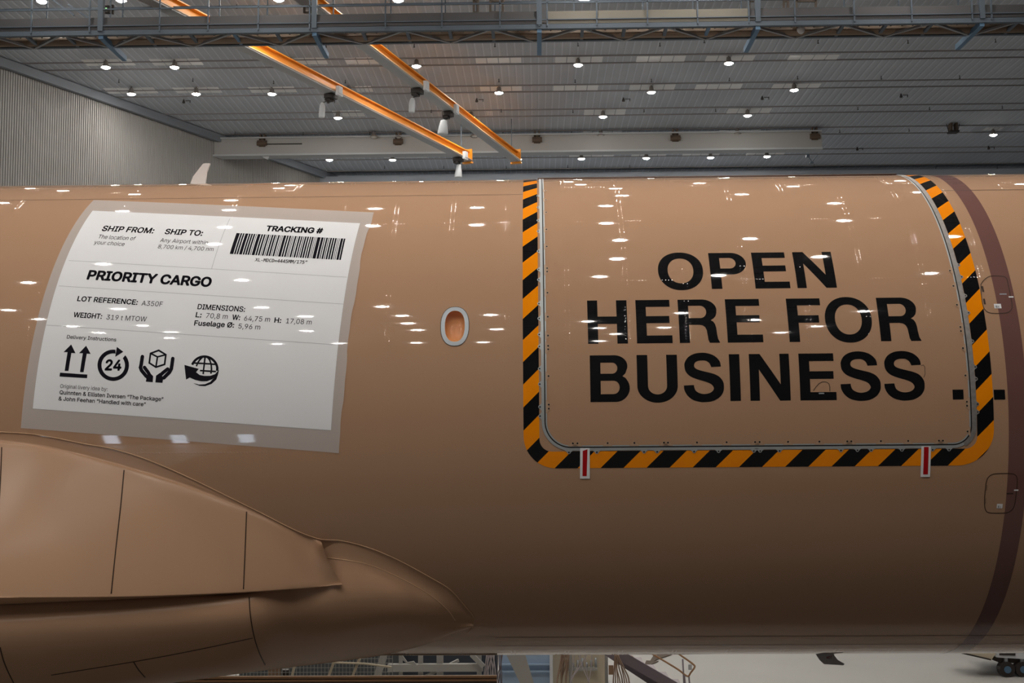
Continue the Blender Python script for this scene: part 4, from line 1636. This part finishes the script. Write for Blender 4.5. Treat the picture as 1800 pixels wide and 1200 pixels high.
# ceiling detectors
dets = [(323, 181, 'left of the narrow hoist cover on the left rail'), (577, 181, 'just right of the narrow hoist cover on the left rail'), (838, 179, 'under the lamp right of the right orange rail'),
        (1096, 178, 'centre of the ceiling above the long beam'), (1340, 175, 'below the right hand pale panes of the second lamp row'), (1584, 171, 'on the dark right ceiling'),
        (624, 271, 'below the beam near the lamp at left'), (852, 270, 'below the beam between the rail ends'), (1080, 269, 'below the beam under the unlit lamp'),
        (1290, 266, 'below the beam near its right end'), (1507, 264, 'right of the end of the beam'), (1738, 262, 'just below the lone far right lamp')]
for px, py, where in dets:
    p = at_z(px, py, CZ - 0.12)
    e = empty('ceiling_detector', (p.x, p.y, CZ), 'small dark ceiling detector ' + where, 'detector', 'ceiling detectors')
    build(MB().lathe((p.x, p.y, CZ - 0.16), [(0.035, 0.03), (0.05, 0.05), (0.04, 0.09), (0.012, 0.16)], 10), 'detector_head', M['dark'], e, True)
    build(MB().bar((p.x + 0.05, p.y, CZ - 0.05), (p.x + 0.22, p.y, CZ - 0.05), 0.02, 0.02).bar((p.x + 0.20, p.y, CZ - 0.05), (p.x + 0.20, p.y, CZ - 0.12), 0.02, 0.02), 'pipe_elbow', M['dark'], e)
heads = [(6, 80), (150, 81), (292, 81), (416, 12), (573, 81), (728, 81), (870, 80), (1016, 79), (1160, 79), (1238, 73), (1438, 74), (1596, 74), (1750, 72),
         (209, 143), (339, 141), (481, 145), (607, 144), (745, 143), (877, 142), (1011, 143), (1145, 142), (1282, 140), (1402, 137), (1549, 137), (1687, 136),
         (758, 196), (881, 195), (1007, 196), (1132, 195), (1258, 194), (1508, 191), (1634, 191), (1762, 189),
         (533, 235), (650, 235), (413, 234), (884, 234), (1005, 234), (1124, 233), (1348, 231), (1476, 231), (1598, 229),
         (676, 294), (780, 294), (890, 294), (998, 293), (1107, 293), (1314, 292), (1431, 291), (1645, 294), (1753, 294)]
for px, py in heads:
    p = at_z(px, py, CZ - 0.06)
    o = build(MB().lathe((p.x, p.y, CZ - 0.10), [(0.026, 0), (0.026, 0.012), (0.011, 0.02), (0.011, 0.10)], 8), 'sprinkler_head', M['dark'])
    tag(o, 'tiny dark sprinkler head dotted on the ribbed ceiling', 'sprinkler', 'sprinkler heads on the ceiling')

# ================================================================== UNDER THE FUSELAGE
def slab(pts, Y, depth, name, mt, parent=None):
    return build(MB().prism([at(x, y, Y) for x, y in pts], (0, depth, 0)), name, mt, parent)


# long work platform at the left
PY = 4.0
zp = at(600, 1190, PY).z
xp0, xp1 = at(180, 1190, PY).x, at(873, 1190, PY).x
e = empty('work_platform', ((xp0 + xp1) / 2, PY, 0), 'long low work platform with tan edge rails under the belly at left', 'work platform')
build(MB().box(((xp0 + xp1) / 2, PY + 0.12, zp - 0.06), (xp1 - xp0, 0.24, 0.10)), 'deck', M['deck'], e)
build(MB().box(((xp0 + xp1) / 2, PY - 0.02, zp + 0.005), (xp1 - xp0, 0.04, 0.035)), 'edge_rail', M['rail_brown'], e)
build(MB().box(((xp0 + xp1) / 2 + 0.2, PY - 0.03, zp - 0.045), (xp1 - xp0 - 0.4, 0.04, 0.03)), 'edge_rail', M['rail_brown'], e)
build(MB().box(((xp0 + xp1) / 2, PY + 0.05, zp * 0.45), (xp1 - xp0, 0.03, zp * 0.80)), 'skirt', M['deck'], e)
for k in range(5):
    x = xp0 + 0.1 + (xp1 - xp0 - 0.2) * k / 4
    build(MB().box((x, PY + 0.14, (zp - 0.1) / 2), (0.08, 0.08, zp - 0.1)), 'leg', M['grey_paint'], e)
# wire mesh guard behind it
e = empty('mesh_guard', (at(550, 1180, 5.6).x, 5.6, 0), 'wire mesh guard panel with slanted posts on the platform at left', 'guard')
mx0, mx1 = at(415, 1180, 5.6).x, at(690, 1180, 5.6).x
z0, z1 = 0.0, zp + 0.55
g = MB()
n = 44
for k in range(n + 1):
    x = mx0 + (mx1 - mx0) * k / n
    g.box((x, 5.6, (z0 + z1) / 2), (0.008, 0.008, z1 - z0))
for k in range(22):
    g.box(((mx0 + mx1) / 2, 5.6, z0 + (z1 - z0) * k / 21), (mx1 - mx0, 0.008, 0.008))
build(g, 'wire_mesh', M['grey_paint'], e)
for a, b in (((577, 1190), (587, 1163)), ((619, 1190), (632, 1157)), ((513, 1190), (518, 1168))):
    build(MB().bar(at(*a, 5.55), at(*b, 5.55), 0.05, 0.04), 'post', M['tile'], e)
build(MB().tube([at(587, 1164, 5.52), at(640, 1166, 5.52), at(688, 1172, 5.52)], 0.018, 8), 'guard_rail', M['tile'], e)
# board and louvre behind the mesh
q = at(482, 1180, 5.9)
e = build(MB().box((q.x, 5.9, 0.65), (0.22, 0.04, 1.3)), 'board', M['ply'])
tag(e, 'brown upright board behind the wire mesh at left', 'board')
q = at(502, 1180, 5.9)
e = empty('louvre', (q.x, 5.9, 0), 'small bright slatted louvre beside the brown board', 'louvre')
build(MB().box((q.x, 5.95, 0.65), (0.12, 0.04, 1.3)), 'back', M['dark'], e)
for k in range(9):
    build(MB().box((q.x, 5.9, 0.72 + 0.045 * k + 0.1), (0.10, 0.03, 0.024)), 'slat', M['white'], e)

e = build(MB().box((at(560, 1170, 8.6).x, 8.9, 0.85), (3.1, 0.6, 1.7)), 'dark_backing', mat('dark_grey_backing', (0.06, 0.068, 0.075), 0.6))  # box added to darken the view of bright floor through the mesh
tag(e, 'long dark grey box added as dark backing behind the wire mesh guard', 'cabinet')
# pale slanted strut, frame with beam, brace
YF = 7.0
q0, q1 = at(662, 1192, 6.6), at(676, 1148, 6.6)
dirv = (q0 - q1)
foot = q1 + dirv * (q1.z / (q1.z - q0.z))
e = build(MB().bar(q1, foot, 0.17, 0.12), 'slanted_strut', M['grey_paint'])
tag(e, 'pale grey slanted box strut rising under the belly, left of the steel stand', 'strut')
e = empty('steel_stand', (at(765, 1170, YF).x, YF, 0), 'grey steel stand of horizontal beam and posts under the fuselage', 'stand')
a, b = at(682, 1173, YF), at(849, 1173, YF)
hb = at(760, 1166, YF).z - at(760, 1179, YF).z
build(MB().box(((a.x + b.x) / 2, YF, a.z), (b.x - a.x, 0.14, hb)), 'beam', M['grey_paint'], e)
for px, wpx in ((739, 8), (773, 11), (704, 6), (842, 8)):
    x = at(px, 1160, YF).x
    build(MB().box((x, YF + 0.05, 0.85), (wpx / 95.0, 0.10, 1.7)), 'post', M['grey_paint'], e)
e_frame = e
build(MB().bar(at(829, 1150, YF - 0.08), at(850, 1171, YF - 0.08), 0.10, 0.08), 'brace', M['grey_paint'], e)
build(MB().bar(at(735, 1195, YF - 0.08), at(806, 1160, YF + 0.3), 0.05, 0.05), 'brace', M['grey_paint'], e)
e = build(MB().box((at(770, 1170, 9).x, 9.6, 0.9), (2.3, 0.5, 1.8)), 'dark_backing', mat('dark_navy_backing', (0.035, 0.042, 0.055), 0.6))  # box added to keep the background of the stand dark
tag(e, 'dark navy box added as dark backing behind the grey steel stand', 'cabinet')
# tilted sheet corner at the left of the frame
slab([(700, 1146), (706, 1150), (716, 1164), (727, 1162), (733, 1169), (715, 1166), (706, 1158)], 6.3, 0.05, 'bent_bracket', M['grey_paint'], e_frame)


def bundle(tops, bots, Y, r, mt, name, label, n=7, sag=0.0):
    g = MB()
    for k in range(n):
        t = k / (n - 1)
        a = at(tops[0] + (tops[1] - tops[0]) * t, tops[2], Y + 0.05 * math.sin(k * 2.1))
        b = at(bots[0] + (bots[1] - bots[0]) * ((k * 3) % n) / (n - 1), bots[2], Y + 0.05 * math.cos(k * 1.7))
        fl = Vector((b.x + 0.05 * math.sin(k), b.y, 0.02))
        g.tube(crom([a, a.lerp(b, 0.5) + Vector((0.02 * math.sin(k * 4), 0, 0)), b, fl], 5), r, 6)
    o = build(g, name, mt, None, True)
    return tag(o, label, 'cables')


bundle((856, 869, 1146), (851, 870, 1192), 6.0, 0.012, M['cable'], 'cable_bundle', 'bundle of pale lilac cables hanging left of the blue cabinet', 8)
bundle((876, 884, 1146), (873, 882, 1192), 6.1, 0.010, M['purple_grey'], 'cable_bundle', 'thin grey looped cables at the left edge of the blue cabinet', 5)
bundle((988, 1000, 1146), (979, 1000, 1200), 6.0, 0.013, M['cable2'], 'cable_bundle', 'thick tan cable bundle hanging right of the blue cabinet', 9)
bundle((1010, 1040, 1146), (1003, 1056, 1200), 6.6, 0.009, M['cable'], 'cable_bundle', 'spread pale hoses in front of the dark rack', 6)
bundle((1081, 1087, 1150), (1078, 1106, 1200), 6.0, 0.012, M['cable2'], 'cable_bundle', 'tan cables fanning out under the stair head', 8)

# blue cabinet with inclined plate
YC = 7.6
xc0, xc1 = at(878, 1170, YC).x, at(966, 1170, YC).x
e = empty('blue_cabinet', ((xc0 + xc1) / 2, YC, 0), 'blue steel cabinet with ledges under the middle of the fuselage', 'cabinet')
build(MB().box(((xc0 + xc1) / 2, YC + 0.4, 0.95), (xc1 - xc0, 0.8, 1.9)), 'body', M['cabinet'], e)
for py in (1167, 1179):
    z = at(920, py, YC).z
    build(MB().box(((xc0 + xc1) / 2, YC - 0.03, z), (xc1 - xc0, 0.06, 0.025)), 'ledge', M['cabinet'], e)
build(MB().box((xc1 + 0.03, YC - 0.03, 0.95), (0.06, 0.08, 1.9)), 'corner_post', M['bag'], e)
q = [at(x, y, 6.9) for x, y in ((888, 1146), (922, 1146), (938, 1200), (920, 1200))]
k = q[2].z / (q[1].z - q[2].z)
q[2] = q[2] + (q[2] - q[1]) * k
k = q[3].z / (q[0].z - q[3].z)
q[3] = q[3] + (q[3] - q[0]) * k * 0.55
q[2].z = q[3].z = 0.0
e = build(MB().prism(q, (0, 0.06, 0)), 'inclined_plate', M['grey_paint'])
tag(e, 'pale inclined tapering plate leaning in front of the blue cabinet', 'plate')

# dark equipment rack
YR = 8.0
xr0, xr1 = at(972, 1170, YR).x, at(1066, 1170, YR).x
e = empty('equipment_rack', ((xr0 + xr1) / 2, YR, 0), 'dark equipment rack with pale board and steel uprights under the fuselage', 'rack')
build(MB().box(((xr0 + xr1) / 2, YR + 0.35, 1.25), (xr1 - xr0, 0.7, 0.9)), 'machine', M['dark'], e)
build(MB().box(((xr0 + xr1) / 2, YR + 0.30, 0.40), (xr1 - xr0, 0.6, 0.78)), 'lower_panel', M['tile'], e)
z = at(1020, 1174, YR).z
build(MB().box(((xr0 + xr1) / 2 + 0.05, YR - 0.06, z), ((xr1 - xr0) * 0.55, 0.1, 0.06)), 'shelf', M['grey_paint'], e)
for k in range(6):
    x = xr0 + 0.38 + k * 0.085
    build(MB().tube([(x, YR - 0.08, z + 0.03), (x, YR - 0.08, z + 0.12 + 0.04 * (k % 3))], 0.022, 8), 'fitting', M['frame_grey'], e, True)
for px in (1003, 1066):
    x = at(px, 1170, YR - 0.3).x
    build(MB().tube([(x, YR - 0.3, 0), (x, YR - 0.3, 1.75)], 0.03, 8), 'upright', M['grey_paint'], e, True)
build(MB().box((at(1074, 1175, YR).x, YR, at(1074, 1177, YR).z), (0.09, 0.05, 0.17)), 'red_box', M['ply'], e)

# access stairs
YS = 6.4
e = empty('access_stairs', (at(1180, 1200, YS).x, YS, 0), 'mauve grey steel access stairs with tube handrails under the fuselage', 'stairs')


def to_floor(a, b):
    a, b = Vector(a), Vector(b)
    return b + (b - a) * (b.z / (a.z - b.z))


for Yq, pa, pb in ((YS, (1076, 1143), (1178, 1203)), (YS + 0.8, (1065, 1142), (1160, 1206))):
    a, b = at(*pa, Yq), at(*pb, Yq)
    f = to_floor(a, b)
    f.z = 0.02
    build(MB().bar(a, f, 0.05, 0.17), 'stringer', M['purple_grey'], e)
a, b = at(1076, 1143, YS), to_floor(at(1076, 1143, YS), at(1178, 1203, YS))
for k in range(1, 8):
    p = a.lerp(b, k / 8)
    build(MB().box((p.x, YS + 0.4, p.z), (0.26, 0.78, 0.03)), 'tread', M['cable'], e)
for Yq, dx in ((YS - 0.02, 0), (YS + 0.82, -42)):
    pts = [(1150 + dx - 20, 1140), (1150 + dx, 1151), (1190 + dx, 1175), (1208 + dx, 1188), (1214 + dx, 1182), (1221 + dx, 1172), (1217 + dx, 1166), (1196 + dx, 1151), (1180 + dx, 1140)] if dx == 0 else [(1095, 1140), (1118, 1160), (1150, 1190), (1165, 1204)]
    build(MB().tube(crom([at(x, y, Yq) for x, y in pts], 5), 0.016, 8), 'handrail', M['rail_brown'], e, True)
for pa in ((1203, 1184), (1211, 1189), (1200, 1158)):
    p = at(*pa, YS - 0.02)
    build(MB().tube([p, (p.x + 0.03, p.y, 0.03)], 0.014, 8), 'baluster', M['purple_grey'], e, True)
p = at(1213, 1172, YS - 0.03)
build(MB().box(p, (0.06, 0.05, 0.09)), 'call_box', M['mast'], e)

# dark flat patches on the floor behind the stairs
for pts, lb in (([(1140, 1166), (1155, 1159), (1182, 1150), (1150, 1150)], 'dark triangular floor patch behind the stair rail, upper one'), ([(1132, 1171), (1136, 1161), (1158, 1162), (1142, 1169)], 'dark triangular floor patch behind the stair rail, lower one')):
    q = [at_z(x, y, 0.01) for x, y in pts]
    o = build(MB().prism(q, (0, 0, 0.01)), 'floor_patch', mat('brown_patch', (0.14, 0.11, 0.085), 0.8))
    tag(o, lb, 'mat')

# loader at the right edge
YV = 9.5
e = empty('cargo_loader', (at(1790, 1165, YV).x, YV, 0), 'pale grey ground loader with wheels at the bottom right', 'loader')
slab([(1686, 1146), (1742, 1160.5), (1752, 1146)], YV, 0.9, 'ramp', M['tile'], e)
slab([(1690, 1148.5), (1742, 1160.5), (1742, 1158), (1695, 1147)], YV - 0.02, 0.9, 'ramp_edge', M['dark'], e)
slab([(1745, 1146), (1752, 1155), (1800, 1158), (1900, 1160), (1900, 1130), (1745, 1138)], YV + 0.05, 1.6, 'chassis', M['bag'], e)
slab([(1757, 1147), (1757, 1151), (1785, 1152), (1785, 1147)], YV + 0.03, 0.05, 'side_opening', M['dark'], e)
slab([(1746, 1160), (1756, 1164), (1830, 1167), (1830, 1158), (1750, 1154)], YV + 0.12, 1.4, 'underframe', M['dark'], e)
for px in (1768, 1796, 1850):
    c = at(px, 1165, YV + 0.1)
    r = 0.15
    g = MB()
    g.tube([Vector((c.x, YV + 0.02, r)), Vector((c.x, YV + 0.22, r))], r, 16)
    build(g, 'wheel', M['dark'], e)
    build(MB().tube([Vector((c.x, YV + 0.0, r)), Vector((c.x, YV + 0.03, r))], 0.07, 12), 'hub', M['blue'], e)
    build(MB().box((c.x, YV + 0.12, (r + at(px, 1158, YV).z) / 2 + 0.05), (0.06, 0.1, abs(at(px, 1158, YV).z - r) + 0.2)), 'wheel_fork', M['frame_grey'], e)
